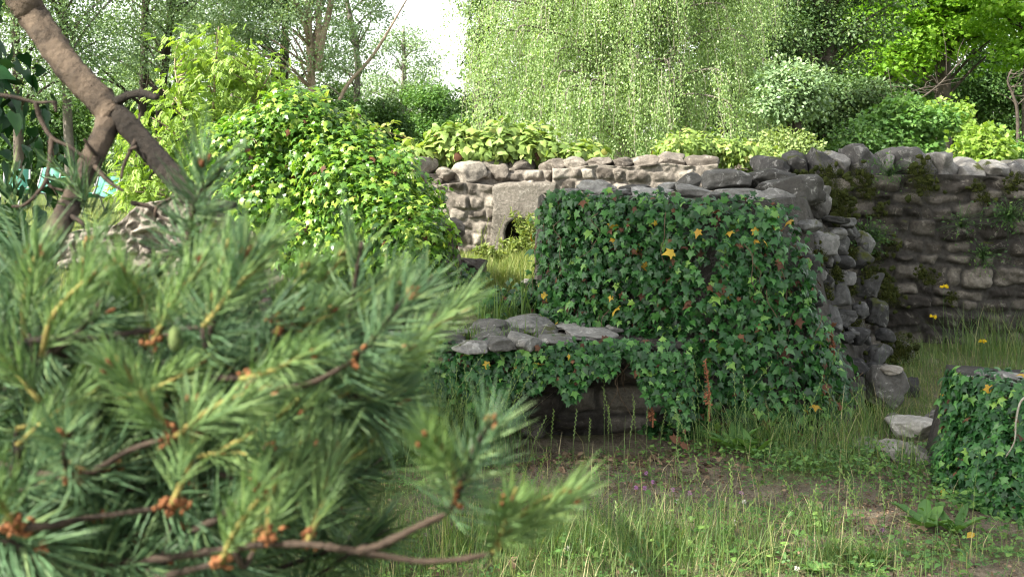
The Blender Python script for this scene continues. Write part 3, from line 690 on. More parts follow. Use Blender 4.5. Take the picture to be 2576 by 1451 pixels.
# low ivy mat by the bank behind the low wall
n = 900; c = np.array([[1290, 770, 7.6], [1340, 750, 7.7], [1250, 770, 7.65], [1150, 720, 8.2], [1130, 740, 8.2], [1180, 735, 8.3]])[rg.integers(6, size=n)]
P = np.array([at(*q) for q in c]) + rg.normal(size=(n, 3)) * np.array([.09, .08, .05])
ivy('ground_ivy', 'small dark ivy mat on the bank left of the thick wall end', P, np.tile([0, -.7, .6], (n, 1)), (.03, .055), 'ivy_shade', 2, .05, jit=.5)

# sunlit ivy mound: a creeper grown thick over the wall stub
def lobes(rg, L, n, flatten=1.0):
    P = []; N = []
    wts = np.array([l[3] * l[5] for l in L]); wts = wts / wts.sum()
    for l, wt in zip(L, wts):
        k = int(n * wt); d = unit(rg.normal(size=(k, 3))); d[:, 1] = -np.abs(d[:, 1]) * np.where(rg.random(k) < .85, 1, -1)
        q = np.array(l[:3]) + d * np.array(l[3:6]); q = q + d * (wobble(rg, q, .14, 6)[:, None] + rg.uniform(-.13, .06, (k, 1)))
        P.append(q); N.append(unit(d / np.array(l[3:6])))
    return np.concatenate(P), np.concatenate(N)
def lobe(px, py, Y, rx, rz, ry=.45): return (*at(px, py, Y), rx * Y / F, ry, rz * Y / F)
L = [lobe(745, 370, 8.9, 150, 112), lobe(640, 400, 8.9, 110, 95), lobe(830, 410, 8.85, 140, 110), lobe(700, 500, 8.7, 120, 110), lobe(870, 540, 8.5, 130, 110), lobe(960, 540, 8.4, 125, 95), lobe(1040, 600, 8.2, 95, 75), lobe(920, 640, 8.3, 150, 70), lobe(940, 400, 9.0, 60, 70), lobe(1060, 680, 8.15, 70, 60), lobe(600, 360, 9.0, 80, 60), lobe(1020, 490, 8.6, 70, 50)]
L += [lobe(900, 470, 8.6, 110, 110), lobe(850, 350, 8.95, 90, 70), lobe(975, 470, 8.6, 80, 75), lobe(760, 300, 9.0, 80, 50), lobe(800, 620, 8.45, 120, 80)]
P, N = lobes(np.random.default_rng(314), L, 27000)
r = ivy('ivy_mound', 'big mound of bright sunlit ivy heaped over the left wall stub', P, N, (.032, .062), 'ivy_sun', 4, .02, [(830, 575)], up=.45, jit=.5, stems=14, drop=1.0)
# bramble tips arching off the mound
for k, pts in enumerate(([(900, 340), (960, 330), (1010, 345), (1040, 352)], [(930, 330), (965, 318), (990, 305)], [(800, 270), (815, 258), (823, 245)], [(880, 300), (885, 290), (885, 280)])):
    q = curve([at(a, b_, 8.7) for a, b_ in pts], 5); Batch().add(*tube(q, [.004, .002], 4)).build('bramble_shoot', M['stem'], r)
    m = 14; s = q[np.linspace(2, len(q) - 1, m).astype(int)]
    V, Fs, a = place(OVAL, s, rg.normal(size=(m, 3)) + [0.3, -.3, 0], rg.normal(size=(m, 3)) * .5 + [0, -.4, 1], rg.uniform(.05, .08, m), rg.uniform(.5, 1, m)); Batch().add(V, Fs, a).build('bramble_leaves', M['vine'], r)['kind'] = 'stuff'

# big-leaved vines on top of the back walls
def vine(label, L, n, size, seed, m='vine', ny=2):
    g2 = np.random.default_rng(seed); P, N = lobes(g2, L, n)
    return ivy('vine', label, P, N, size, m, ny, .02, up=.5, jit=.6, tpl=HEART, rg=g2, group='vines on the wall tops', stems=5)
vine('pale broad-leaved vine heaped on the back wall left of centre', [lobe(1050, 385, 12.7, 90, 26, .3), lobe(1160, 378, 12.7, 90, 42, .35), lobe(1260, 368, 12.8, 80, 42, .35), lobe(1340, 368, 12.8, 80, 44, .35), lobe(1420, 385, 12.8, 70, 26, .3), lobe(1120, 345, 12.7, 24, 26, .2), lobe(1175, 340, 12.7, 22, 24, .2), lobe(1470, 393, 12.8, 40, 14, .2), lobe(990, 400, 12.6, 50, 24, .2)], 2600, (.07, .13), 3)
vine('pale vine mound behind the right end of the back wall', [lobe(1740, 378, 14, 90, 40, .4), lobe(1830, 380, 14, 80, 36, .4), lobe(1690, 375, 14.2, 50, 28, .4), lobe(1890, 400, 14, 70, 24, .4)], 2600, (.05, .09), 4)
vine('little vine spilling over the far low wall between the tall walls', [lobe(1880, 440, 13.9, 45, 14, .2), lobe(1845, 446, 13.8, 25, 12, .2)], 260, (.05, .08), 5, ny=1)

# ------------------------------------------------------------------ trees and shrubs
def crown_leaves(rg, B, C0, cr, lpc, tpl, size, droop=.3, upn=.9, flat_=.6):
    C0 = np.asarray(C0); n = len(C0) * lpc
    off = rg.normal(size=(n, 3)); off = off / np.maximum(1, np.linalg.norm(off, axis=1, keepdims=True) / 1.6)
    sc = np.repeat(cr * rg.uniform(.6, 1.3, len(C0)), lpc)[:, None]
    off = off * sc * np.array([1, 1, flat_])
    P = np.repeat(C0, lpc, 0) + off
    o = unit(off)
    y = o * .8 + rg.normal(size=(n, 3)) * .6 - np.array([0, 0, droop]); nr = np.array([0, 0, upn]) + o * .5 + rg.normal(size=(n, 3)) * .5
    tone = np.repeat(rg.uniform(.15, .85, len(C0)), lpc) * .5 + rg.random(n) * .5
    V, Fs, a = place(tpl, P, y, nr, rg.uniform(.7, 1.25, n) * size, np.clip(tone, 0, 1)); B.add(V, Fs, a)

def in_lobe(rg, l, n, shell=.35):
    d = unit(rg.normal(size=(n, 3))); return np.array(l[:3]) + d * (shell + (1 - shell) * rg.random((n, 1)) ** .6) * np.array(l[3:6])

def tree(name, label, cat, x, y, z0, H, tr, lobes_, cr, lpc, tpl, size, lm, bm_, seed, lean=(0, 0), limb=.5, droop=.3, trunks=None, group=None, flat_=.6, forks=()):
    g2 = np.random.default_rng(seed); r = empty(name, (x, y, z0), label, cat, group); o0 = np.array([x, y, z0])
    trunks = trunks or [(0, 0, lean[0], lean[1], 1.0)]
    tp = []; tb = Batch()
    for dx, dy, lx, ly, k in trunks:
        q = curve([(dx, dy, -.2), (dx + lx * .25 + g2.normal() * .01 * H, dy + ly * .25, H * .28 * k), (dx + lx * .6 + g2.normal() * .015 * H, dy + ly * .6, H * .6 * k), (dx + lx, dy + ly, H * .96 * k)], 8)
        tp.append(q); V, Fs = tube(q + o0, [tr * 1.25, tr, tr * .8, tr * .55, tr * .25], 10, .03, g2); tb.add(V, Fs, g2.random())
    for f in forks:
        V, Fs = tube(curve([np.array(p) + o0 for p in f[0]], 6), f[1], 7, .03, g2); tb.add(V, Fs, .5)
    cl = []
    for l in lobes_:
        cl.append(in_lobe(g2, l, l[6]))
    cl = np.concatenate(cl)
    for c in cl:
        if g2.random() < limb:
            q = tp[int(np.argmin([np.abs(t[:, :2] - c[:2]).sum(1).min() for t in tp]))]
            hd = np.hypot(*(c[:2] - q[len(q) // 2, :2])); hz = np.clip(c[2] - hd * g2.uniform(.4, .9), H * .12, H * .93)
            s = q[int(np.argmin(np.abs(q[:, 2] - hz)))]; mid = (s + c) / 2 + np.array([g2.normal() * .08 * hd, g2.normal() * .08 * hd, hd * .12])
            V, Fs = tube(curve([s, mid, c], 5) + o0, [min(tr * .4, .02 + hd * .022), .008], 5); tb.add(V, Fs, g2.random())
    tb.build('trunk', bm_, r)
    B = Batch(); crown_leaves(g2, B, cl + o0, cr, lpc, tpl, size, droop, flat_=flat_); B.build('crown', lm, r)
    return r

def tx(px, Y): return (px - 1288) / F * Y
def zf(py, Y): return CAM_H - (py - HOR) / F * Y

# tall airy poplars on the left, sky showing through
g3 = np.random.default_rng(21)
def poplar(label, px, Y, seed, H=15, spread=2.2, n=110, trunks=None, forks=(), bark='bark_grey', lean=(0, 0), low=2.6, lpc=250):
    L = []
    for k in range(9):
        z = low if k > 6 else low + (H - low) * (k + .5) / 7
        a = g3.uniform(0, 6.3); L.append((math.cos(a) * spread * .35 + lean[0] * z / H, math.sin(a) * spread * .35, z if k < 7 else low + .8 + 1.6 * (k - 7), spread * (1 - .4 * (k % 7) / 7), spread * .9, (H - low) / 9, n // 6 if k < 7 else n // 4))
    z0 = float(gh(tx(px, Y), Y))
    return tree('poplar_tree', label, 'tree', tx(px, Y), Y, z0, H, .10, L, .42, lpc, LEAF, .078, M['poplar'], M[bark], seed, lean, .45, .4, trunks, 'airy trees on the left', forks=forks)
poplar('airy tree with a bare grey leaning trunk behind the deck chairs', 178, 28, 1, 15, 2.4, 84, lean=(-.9, 0), low=3.4)
poplar('tall dark-trunked airy tree behind the thick pine bough fork', 350, 31, 2, 16, 2.3, 96, bark='bark_dark', lean=(.4, 0), trunks=[(0, 0, .5, 0, 1), (.25, .3, 2.0, .4, .9)], low=3)
poplar('twin-stemmed slender tree right of the bright sapling', 692, 33, 3, 16, 1.9, 70, trunks=[(0, 0, -.2, 0, 1), (.22, .2, .3, 0, .9)], bark='bark_dark', low=3.6)
poplar('sunlit tan tree forking into several upright stems above the ivy mound', 800, 31, 4, 15, 2.1, 76, trunks=[(0, 0, -.6, 0, 1)], bark='bark_tan', low=3.2,
       forks=[([(0, 0, 3.0), (.12, 0, 3.9), (.35, .1, 5), (.6, .1, 8)], [.12, .1, .08, .04]), ([(0, .1, 3.2), (-.35, .1, 4.3), (-.75, .2, 5.4), (-.9, .2, 8)], [.1, .09, .07, .03]), ([(.2, 0, 1.2), (.7, .1, 2.5), (1.5, .2, 3.5), (2.4, .2, 5)], [.06, .055, .045, .02]), ([(0, 0, 3.4), (.02, 0, 5), (-.1, 0, 8)], [.1, .08, .04])])
poplar('dark airy tree at the left edge behind the ivy-clad pine trunk', 50, 27, 5, 14, 2.2, 90, bark='bark_dark', low=2.4)
poplar('slim shaded tree far back between the dark-trunked tree and the sapling', 470, 38, 6, 16, 2.3, 90, bark='bark_dark', low=3.4)
poplar('airy tree at the back above the sapling, branches rising to the sky', 585, 42, 12, 17, 2.2, 64, bark='bark_grey', low=5)
poplar('thin airy tree with a leaning stem beside the sky gap', 870, 36, 13, 13, 1.3, 44, bark='bark_grey', lean=(.5, 0), low=3)
# far grey-green tree by the sky gap
tree('willow_tree', 'distant rounded grey-green tree standing against the white sky', 'tree', tx(1015, 52), 52, 1.0, 6.8, .2, [(0, 0, 4.4, 1.7, 1.5, 2.0, 60), (-1.0, 0, 3.2, 1.5, 1.2, 1.4, 30), (.9, 0, 3.2, 1.0, 1.0, 1.3, 24)], .4, 130, LEAF, .1, M['poplar'], M['bark_grey'], 31, limb=.4)
# shrubs filling below the sky gap and between the trunks
def shrub(name, label, px, py0, py1, Y, rxp, m, seed, size=.08, tpl=LEAF, n=46, lpc=130, cat='shrub', group='shrubs behind the walls', cr=.22):
    x = tx(px, Y); z1 = zf(py0, Y); z0 = float(gh(x, Y)) - .05; rx = rxp * Y / F; h = z1 - z0
    L = [(0, 0, h * .62, rx * .8, rx * .7, h * .38, n), (-rx * .45, .1, h * .42, rx * .55, rx * .5, h * .35, n // 3), (rx * .45, .1, h * .42, rx * .55, rx * .5, h * .35, n // 3), (0, -.1, h * .2, rx * .9, rx * .6, h * .2, n // 4)]
    return tree(name, label, cat, x, Y, z0, h, .05 + rx * .02, L, cr * max(rx, .6) + .06, lpc, tpl, size, M[m], M['bark_dark'], seed, limb=.5, group=group)
shrub('shrub', 'rounded dark green shrub left below the sky gap', 965, 250, 380, 36, 75, 'wood', 41, .1, n=70)
shrub('shrub', 'yellow-green bushy shrub in the middle below the sky gap', 1085, 208, 380, 40, 75, 'bush', 42, .1, n=70)
shrub('shrub', 'dark shrub beside the birch, right below the sky gap', 1180, 222, 380, 38, 70, 'wood', 43, .1, n=70)
shrub('shrub', 'small olive shrub in front of the dark one beside the birch', 1145, 290, 390, 32, 50, 'bush', 44, .09, n=60)
for k, (px, py, Y, rxp, m, lb) in enumerate([(60, 235, 30, 95, 'wood', 'dark shrub filling the gap behind the leftmost deck chair'), (225, 205, 36, 90, 'wood', 'tall dark shrub behind the grey leaning trunk'), (330, 160, 34, 80, 'poplar', 'grey-green shrub behind the pine bough fork'), (430, 210, 33, 70, 'wood', 'dark shrub left of the bright sapling'), (700, 170, 38, 95, 'poplar', 'pale grey shrub behind the twin-stemmed tree'), (830, 190, 40, 100, 'wood', 'deep green shrub behind the tan forked tree'), (590, 250, 30, 85, 'bush', 'green shrub behind the bright sapling'), (880, 255, 30, 60, 'wood', 'low dark shrub behind the top of the ivy mound'), (110, 250, 30, 120, 'wood', 'low dark bush near the foot of the grey trunk')]):
    shrub('shrub', lb, px, py, 420, Y, rxp, m, 60 + k, .1, n=70)
# bright ash sapling
Ys = 14.5; sx = tx(530, Ys)
tree('ash_sapling', 'bright yellow-green sapling with feathery leaves left of the ivy mound', 'tree', sx, Ys, .55, 2.8, .03,
     [(0, 0, 1.9, .85, .6, .6, 34), (.05, 0, 2.3, .6, .5, .42, 20), (-.35, 0, 1.2, .7, .5, .45, 22), (.35, 0, 1.3, .7, .5, .5, 22), (.75, .1, 1.75, .45, .3, .45, 12), (-.5, 0, .6, .6, .5, .4, 20), (.2, -.1, .6, .7, .4, .4, 20), (-.75, .1, .9, .35, .3, .5, 10)],
     .2, 23, PINNATE, .14, M['ash'], M['bark_tan'], 33, limb=.8, droop=.5, trunks=[(0, 0, .1, 0, 1), (-.1, 0, -.35, 0, .8), (.12, 0, .5, .1, .75)])

# weeping birch
def birch(px, Y, seed=5):
    g2 = np.random.default_rng(seed); x = tx(px, Y); z0 = .6; o0 = np.array([x, Y, z0])
    r = empty('weeping_birch', (x, Y, z0), 'large weeping birch with pale hanging curtains of small leaves', 'tree')
    H = 9.0; trunk = curve([(0, 0, -.2), (.08, 0, 2.5), (-.1, .1, 5), (.05, .1, 8.6)], 8)
    tb = Batch().add(*tube(trunk + o0, [.2, .17, .13, .05], 10), .5); lb = Batch(); sb = Batch()
    for k in range(190):
        a = g2.uniform(0, 6.283) if k % 2 else g2.uniform(3.5, 5.9); rr = (2.55 * g2.random() ** .45); zz = g2.uniform(1.9, 7.6); rr *= np.interp(zz, [1.5, 3, 5, 8], [1.0, 1.04, .95, .5])
        s = trunk[int(np.argmin(np.abs(trunk[:, 2] - max(1.2, zz - rr * .5))))]; c = np.array([math.cos(a) * rr, math.sin(a) * rr * .85, zz])
        q = curve([s, s * .5 + c * .5 + np.array([0, 0, .35 * rr * .5]), c, c * [1.1, 1.1, 1] - np.array([0, 0, .25])], 6)
        tb.add(*tube(q + o0, [.03, .008], 5), .3)
        for j in range(g2.integers(20, 32)):
            t = g2.uniform(.45, 1); p = q[int(t * (len(q) - 1))] + g2.normal(size=3) * np.array([.13, .13, .08])
            L_ = g2.uniform(.4, 1.7); L_ = min(L_, p[2] - .75 - g2.random() * .5)
            if L_ < .2: continue
            m = int(L_ / .017); tt = np.linspace(0, 1, m)
            out = unit(np.array([c[0], c[1], 0]) + 1e-6)
            st = p + np.stack([out[0] * .16 * tt ** .6, out[1] * .16 * tt ** .6, -L_ * tt + .05 * np.sin(tt * 3)], -1) + np.cumsum(g2.normal(size=(m, 3)) * .006, 0) * [1, 1, 0]
            if j % 3 == 0: sb.add(*tube(st[::8] + o0 if m > 8 else st + o0, .0035, 3), .5)
            P = st + g2.normal(size=(m, 3)) * .065
            V, Fs, av = place(LEAF, P + o0, np.array([0, 0, -1]) + g2.normal(size=(m, 3)) * .55, g2.normal(size=(m, 3)) * .9 + np.array([c[0] * .3, -.4, .25]), g2.uniform(.028, .05, m), np.clip(g2.normal(.45, .2, m), 0, 1)); lb.add(V, Fs, av)
    tb.build('trunk', M['bark_grey'], r); sb.build('hanging_twigs', M['pale_stem'], r); lb.build('crown', M['birch'], r)
birch(1565, 20)
# ivy-clad trunk behind the birch
r = tree('ivy_clad_tree', 'dark ivy-clad trunk with wispy top at the left edge of the birch', 'tree', tx(1225, 27), 27, .8, 10, .2, [(0, 0, 3.0 + 1.2 * k, .45, .45, .8, 26) for k in range(4)] + [(.1, 0, 1.6, .3, .3, 1.0, 22)], .2, 110, LEAF, .09, M['oak'], M['bark_dark'], 35, limb=.3)
g2 = np.random.default_rng(2); B = Batch(); crown_leaves(g2, B, np.stack([tx(1205, 27) + g2.normal(size=40) * .45 - .15, 27 + g2.normal(size=40) * .4, g2.uniform(3.2, 9, 40)], -1), .2, 34, LEAF, .09); B.build('wispy_foliage', M['poplar'], r)

# right-hand wood: each tree on its own
def broad(name, label, px, Y, py0, py1, rxp, m, seed, tpl=LEAF, size=.09, n=90, lpc=150, cr=.34, bark='bark_dark', H=None, group='trees of the wood on the right', flat_=.45, sh=1.0):
    x = tx(px, Y); z0 = float(gh(x, Y)); zt, zb = zf(py0, Y) - z0, zf(py1, Y) - z0; rx = rxp * Y / F; zm = (zt + zb) / 2; hz = (zt - zb) / 2
    g2 = np.random.default_rng(seed + 500); L = [(0, 0, zm, rx, rx * .7, hz, n)]
    for k in range(5): L.append((g2.uniform(-.8, .8) * rx, g2.uniform(-.6, .3) * rx, zm + g2.uniform(-.75, .75) * hz, rx * .45, rx * .4, hz * .3, n // 5))
    return tree(name, label, 'tree', x, Y, z0, zt * .97, .1 + rx * .05, L, cr, lpc, tpl, size, M[m], M[bark], seed, limb=.45, group=group, flat_=flat_, droop=.25)
broad('oak_tree', 'big dark tree with deep shadowy crown right of the birch', 2080, 27, -560, 330, 220, 'oak', 71, n=150, lpc=150)
broad('oak_tree', 'low bough-heavy dark tree spreading just right of the birch foot', 2080, 24.5, 200, 400, 190, 'oak', 72, n=70)
broad('maple_sapling', 'pale sunlit clump of leaves standing out before the big dark tree', 2000, 18.2, 165, 300, 70, 'poplar', 73, n=34, cr=.22, size=.075)
broad('maple_tree', 'tall lime green tree filling the top right, lit from above', 2370, 32, -420, 195, 230, 'maple', 74, MAPLE, .12, n=130, lpc=90, cr=.55, flat_=.22)
broad('maple_tree', 'lime green tree at the right edge with tiered leafy layers', 2600, 29, -420, 200, 190, 'maple', 75, MAPLE, .12, n=110, lpc=90, cr=.5, flat_=.22)
broad('maple_tree', 'second lime green tree behind, between the dark tree and the top right one', 2220, 38, -300, 300, 170, 'maple', 76, MAPLE, .13, n=90, lpc=90, cr=.5, flat_=.25)
broad('maple_tree', 'small bluish green tree before the dark wood, above the wall coping', 2275, 21.5, 245, 395, 95, 'bush', 77, MAPLE, .09, n=44, lpc=100, cr=.22)
broad('maple_sapling', 'yellow-green leafy top beside the small bluish green tree', 2365, 22.5, 255, 330, 55, 'ash', 78, MAPLE, .08, n=20, lpc=80, cr=.2)
broad('wood_tree', 'dark shaded tree deep in the wood behind the lime ones', 2450, 40, 60, 420, 200, 'wood', 79, n=110, cr=.5, size=.12)
broad('wood_tree', 'dark shaded tree at the back near the right edge', 2680, 40, 20, 420, 200, 'wood', 80, n=110, cr=.5, size=.12)
broad('wood_tree', 'dark shaded tree at the back behind the big dark oak', 2190, 44, -100, 420, 190, 'wood', 81, n=110, cr=.5, size=.12)
broad('wood_tree', 'dark tree far behind the birch curtains', 1860, 46, -200, 420, 190, 'wood', 82, n=110, cr=.5, size=.12)
broad('wood_tree', 'tall dark tree far behind the left half of the birch', 1480, 48, -250, 420, 190, 'wood', 83, n=110, cr=.5, size=.12)
shrub('shrub', 'pale green shrub just right of the birch behind the vines', 1985, 328, 420, 17.5, 85, 'bush_pale', 84, .06, n=60)
shrub('shrub', 'yellow-green shrub behind the coping near the right edge', 2465, 332, 420, 18, 62, 'ash', 85, .08, MAPLE, n=40, lpc=70)
shrub('shrub', 'grey-green shrub in the right corner behind the coping', 2585, 350, 420, 18.5, 65, 'bush', 86, .06, n=50)
shrub('shrub', 'shaded green shrub between the small bluish tree and the oak', 2150, 325, 420, 20, 85, 'wood', 87, .07, n=60)
# thin bare branches in the wood
for k, (lb, pts, rr) in enumerate([('pale dead sapling leaning among dark trees on the right', [(2250, 330, 24), (2290, 270, 24), (2360, 215, 24.5), (2420, 150, 25)], .022), ('bare forked dead sapling near the right edge', [(2560, 300, 25), (2548, 240, 25), (2535, 205, 25), (2545, 175, 25)], .03), ('bare grey brushwood tangle before the dark wood', [(2200, 330, 23), (2225, 280, 23), (2260, 245, 23.2), (2340, 215, 23.5)], .018)]):
    q = [at(*p) for p in pts]; q = [np.array([q[0][0], q[0][1], .5])] + q
    b = Batch().add(*tube(curve(q, 6), [rr * 1.5, rr * .5], 6), .5)
    g2 = np.random.default_rng(90 + k)
    for j in range(12):
        s = curve(q, 6)[g2.integers(8, 24)]; e = s + np.array([g2.normal() * .45, g2.normal() * .2, abs(g2.normal()) * .35]); b.add(*tube(curve([s, (s + e) / 2 + g2.normal(size=3) * .06, e], 4), [rr * .45, .004], 4), .5)
    tag(b.build('dead_sapling', M['bark_dark']), lb, 'dead tree', 'dead wood')
# the woods closing the view
g2 = np.random.default_rng(9); cs = []
for k in range(520):
    pxx = g2.uniform(-500, 3100); Y = g2.uniform(56, 72)
    top = np.interp(pxx, [-500, 300, 850, 930, 1230, 1300, 1900, 3100], [110, 140, 165, 260, 265, 60, -200, -250]); pyy = g2.uniform(top + 25, 440)
    cs.append(at(pxx, pyy, Y))
B = Batch(); crown_leaves(g2, B, cs, 1.25, 120, LEAF, .3); tag(B.build('woods', M['wood']), 'dense far woodland closing the view behind the trees', 'woods', kind='stuff')

# ------------------------------------------------------------------ teal deck chairs
def deck_chair(px, py, Y, rz, label):
    p = at(px, py, Y); x, y = p[0], p[1]; z0 = float(gh(x, y))
    r = empty('deck_chair', (x, y, z0), label, 'deck chair', 'teal deck chairs on the lawn'); zt = p[2] - z0
    Mz = np.array(Matrix.Rotation(rz, 3, 'Z')); o0 = np.array([x, y, z0])
    def put(V): return np.asarray(V) @ Mz.T + o0
    wd = .19; prof = curve([(0, .6, .36), (0, .3, .28), (0, .04, .3), (0, -.06, zt * .65), (0, -.15, zt)], 6)
    b = Batch(); n = len(prof)
    V = np.concatenate([prof + [-wd, 0, 0], prof + [wd, 0, 0], prof + [-wd, -.012, .015], prof + [wd, -.012, .015]])
    i = np.arange(n - 1); q = lambda a, c: np.stack([a * n + i, a * n + i + 1, c * n + i + 1, c * n + i], -1)
    b.add(put(V), [q(0, 1), q(3, 2), q(2, 0), q(1, 3), [[0, n, 3 * n, 2 * n]], [[n - 1, 3 * n - 1, 4 * n - 1, 2 * n - 1]]]); b.build('sling', M['teal'], r)
    f = Batch()
    for s in (-1, 1):
        f.add(put(tube(prof + [s * (wd + .02), 0, 0], .018, 6)[0]), tube(prof, .018, 6)[1])
    f.build('frame', M['steel'], r)
    for s in (-1, 1):
        for a, c in (((s * (wd + .02), .8, .32), (s * (wd + .02), .9, 0)), ((s * (wd + .02), -.05, .5), (s * (wd + .02), -.35, 0))):
            V, Fs = tube(np.array([a, c]), .016, 6); Batch().add(put(V), Fs).build('leg', M['steel'], r)
deck_chair(116, 424, 20, R(160), 'teal deck chair standing clear between the grey trunk and the pine trunk')
deck_chair(42, 428, 20.5, R(200), 'teal deck chair partly behind the ivy-clad trunk at the left edge')
deck_chair(262, 446, 19, R(165), 'teal deck chair half hidden by the lower pine bough')
deck_chair(205, 432, 24, R(170), 'teal deck chair farthest back, peeping left of the bough')

# ------------------------------------------------------------------ grass, weeds and litter
def blades(rg, P, h, wd, lean, var, seg=3):
    n = len(P); a = rg.uniform(0, 6.283, n); d = np.stack([np.cos(a), np.sin(a), 0 * a], -1); s = np.stack([-d[:, 1], d[:, 0], 0 * a], -1)
    t = np.linspace(0, 1, seg + 1); V = []
    for k, tk in enumerate(t):
        c = P + d * (lean * h * tk ** 2)[:, None] + np.array([0, 0, 1]) * (h * (tk - .25 * lean * tk ** 2))[:, None]
        ww = (wd * (1 - tk) ** .7 * .5 + .0002)[:, None]; V += [c - s * ww, c + s * ww]
    V = np.stack(V, 1); m = 2 * (seg + 1); i = np.arange(n)[:, None, None] * m
    Fs = np.array([(2 * k, 2 * k + 1, 2 * k + 3, 2 * k + 2) for k in range(seg)])[None] + i
    return V.reshape(-1, 3), [Fs.reshape(-1, 4)], np.repeat(var, m)

def ground_pts(rg, n, x0, x1, y0, y1):
    x = rg.uniform(x0, x1, n); y = rg.uniform(y0, y1, n); return x, y

def wallmask(x, y):       # free ground only
    iw_ = (x > .1) & (y > np.interp(x, [.1, .45, 1.1, 1.65, 2.0, 2.4, 2.85, 3.1], [7.6, 7.0, 6.4, 6.3, 6.6, 7.6, 8.7, 9.3])) & (x < 3.2) & (y < 9.5)
    lw_ = (x < 1.0) & (y > 6.3) & (y < 7.45)
    rw_ = (x > 2.05) & (y > 5.0) & (y < 6.15)
    dw_ = (x > 2) & (y > 9.25) & (y < 10)
    bw_ = (x > -1.3) & (x < 2.1) & (y > 11.95) & (y < 12.9)
    return ~(iw_ | lw_ | rw_ | dw_ | bw_)

rg = np.random.default_rng(77)
B = Batch()
def patchy(x, y, s=1.0): return .5 + .25 * np.sin(x * 3.1 * s + 1.3 * np.sin(y * 2.3 * s)) + .25 * np.sin(y * 4.3 * s + 1.7 * np.sin(x * 2.9 * s + 2))
# foreground turf
x, y = ground_pts(rg, 50000, -2.6, 3.2, 3.7, 9.2)
k = wallmask(x, y) & (rg.random(len(x)) > bare(x, y) * .93) & (rg.random(len(x)) < .25 + .75 * patchy(x, y)) & ((y < 7) | (x > 1.8))
x, y = x[k], y[k]; nearwall = np.exp(-np.clip(np.where(x < 1.9, 6.35 - y, 9), 0, 9) / .35)
h = rg.gamma(2.2, .036, len(x)) * (1 + .35 * nearwall) * np.where(y < 5.2, 1.25, 1) + .02
V, Fs, a = blades(rg, np.stack([x, y, gh(x, y) - .005], -1), h, rg.uniform(.0016, .0036, len(x)), np.where(rg.random(len(x)) < .3, rg.uniform(.8, 1.8, len(x)), rg.uniform(.05, .9, len(x))), np.clip(rg.beta(1.7, 1.7, len(x)) + .06, 0, 1)); B.add(V, Fs, a)
# tall tufts: (px, py of the foot, spread m, count, height)
for px, py, sp, n, hh in [(1000, 1145, .34, 900, .46), (1110, 1145, .28, 800, .44), (1060, 1165, .10, 360, .34), (900, 1150, .3, 500, .42), (1220, 1140, .16, 260, .34), (1700, 1110, .2, 260, .28), (1850, 1130, .25, 240, .26), (1970, 1140, .2, 200, .28), (2080, 1140, .2, 200, .3), (2150, 1160, .14, 130, .22), (2060, 1190, .2, 160, .18),
                          (2330, 1180, .15, 260, .22), (2190, 1110, .12, 180, .3), (2120, 1395, .10, 260, .14), (1420, 1400, .4, 700, .22), (1750, 1400, .5, 700, .2), (1180, 1400, .4, 600, .25), (2060, 1330, .1, 160, .16), (2350, 1200, .1, 120, .25)]:
    c = at(px, py, gy(py)); x = c[0] + rg.normal(size=n) * sp * .6; y = c[1] + rg.normal(size=n) * sp * .35; k = wallmask(x, y) & (y < 6.6); x, y = x[k], y[k]; n = len(x)
    V, Fs, a = blades(rg, np.stack([x, y, gh(x, y)], -1), hh * rg.uniform(.5, 1.15, n), rg.uniform(.002, .0045, n), rg.uniform(.05, .9, n), rg.beta(1.7, 2.2, n)); B.add(V, Fs, a)
for x0, x1, y0, y1, n, hh in [(2.1, 4.3, 8.2, 9.2, 1500, .14), (3.4, 4.3, 8.4, 9.2, 500, .38), (2.3, 3.4, 6.6, 8.4, 1300, .11), (3.4, 4.6, 7.0, 8.8, 1100, .17)]:
    x, y = ground_pts(rg, n, x0, x1, y0, y1); k = wallmask(x, y); x, y = x[k], y[k]; n = len(x)
    V, Fs, a = blades(rg, np.stack([x, y, gh(x, y)], -1), hh * rg.uniform(.4, 1.2, n), rg.uniform(.002, .0045, n), rg.uniform(.05, .9, n), rg.beta(1.7, 2.2, n)); B.add(V, Fs, a)
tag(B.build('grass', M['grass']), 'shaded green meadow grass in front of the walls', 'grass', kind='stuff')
# sunlit grass behind the low wall, on the path and the far lawn
B = Batch()
for x0, x1, y0, y1, n, hh, wd in [(-.9, .35, 8.6, 11.0, 4200, .17, .005), (-.45, .35, 9.5, 10.8, 1500, .22, .005), (-1.0, .4, 11.0, 11.95, 2600, .10, .005), (.2, .42, 11.2, 11.9, 120, .42, .005), (-1.4, .2, 7.5, 8.8, 900, .13, .004), (-9, -2.2, 10.9, 19, 9000, .15, .007), (-6, -2, 7.6, 10.2, 3000, .16, .005), (-13, -3, 17, 28, 7000, .13, .010), (-3, 9, 13.2, 18, 5000, .3, .008)]:
    x, y = ground_pts(rg, n, x0, x1, y0, y1); k = wallmask(x, y); x, y = x[k], y[k]; n = len(x)
    V, Fs, a = blades(rg, np.stack([x, y, gh(x, y)], -1), hh * rg.uniform(.35, 1.15, n), rg.uniform(.5, 1.1, n) * wd, rg.uniform(.05, .9, n), rg.beta(1.7, 1.9, n)); B.add(V, Fs, a)
tag(B.build('grass', M['grass_sun']), 'pale sunlit grass behind the low wall and on the lawn beyond', 'grass', kind='stuff')
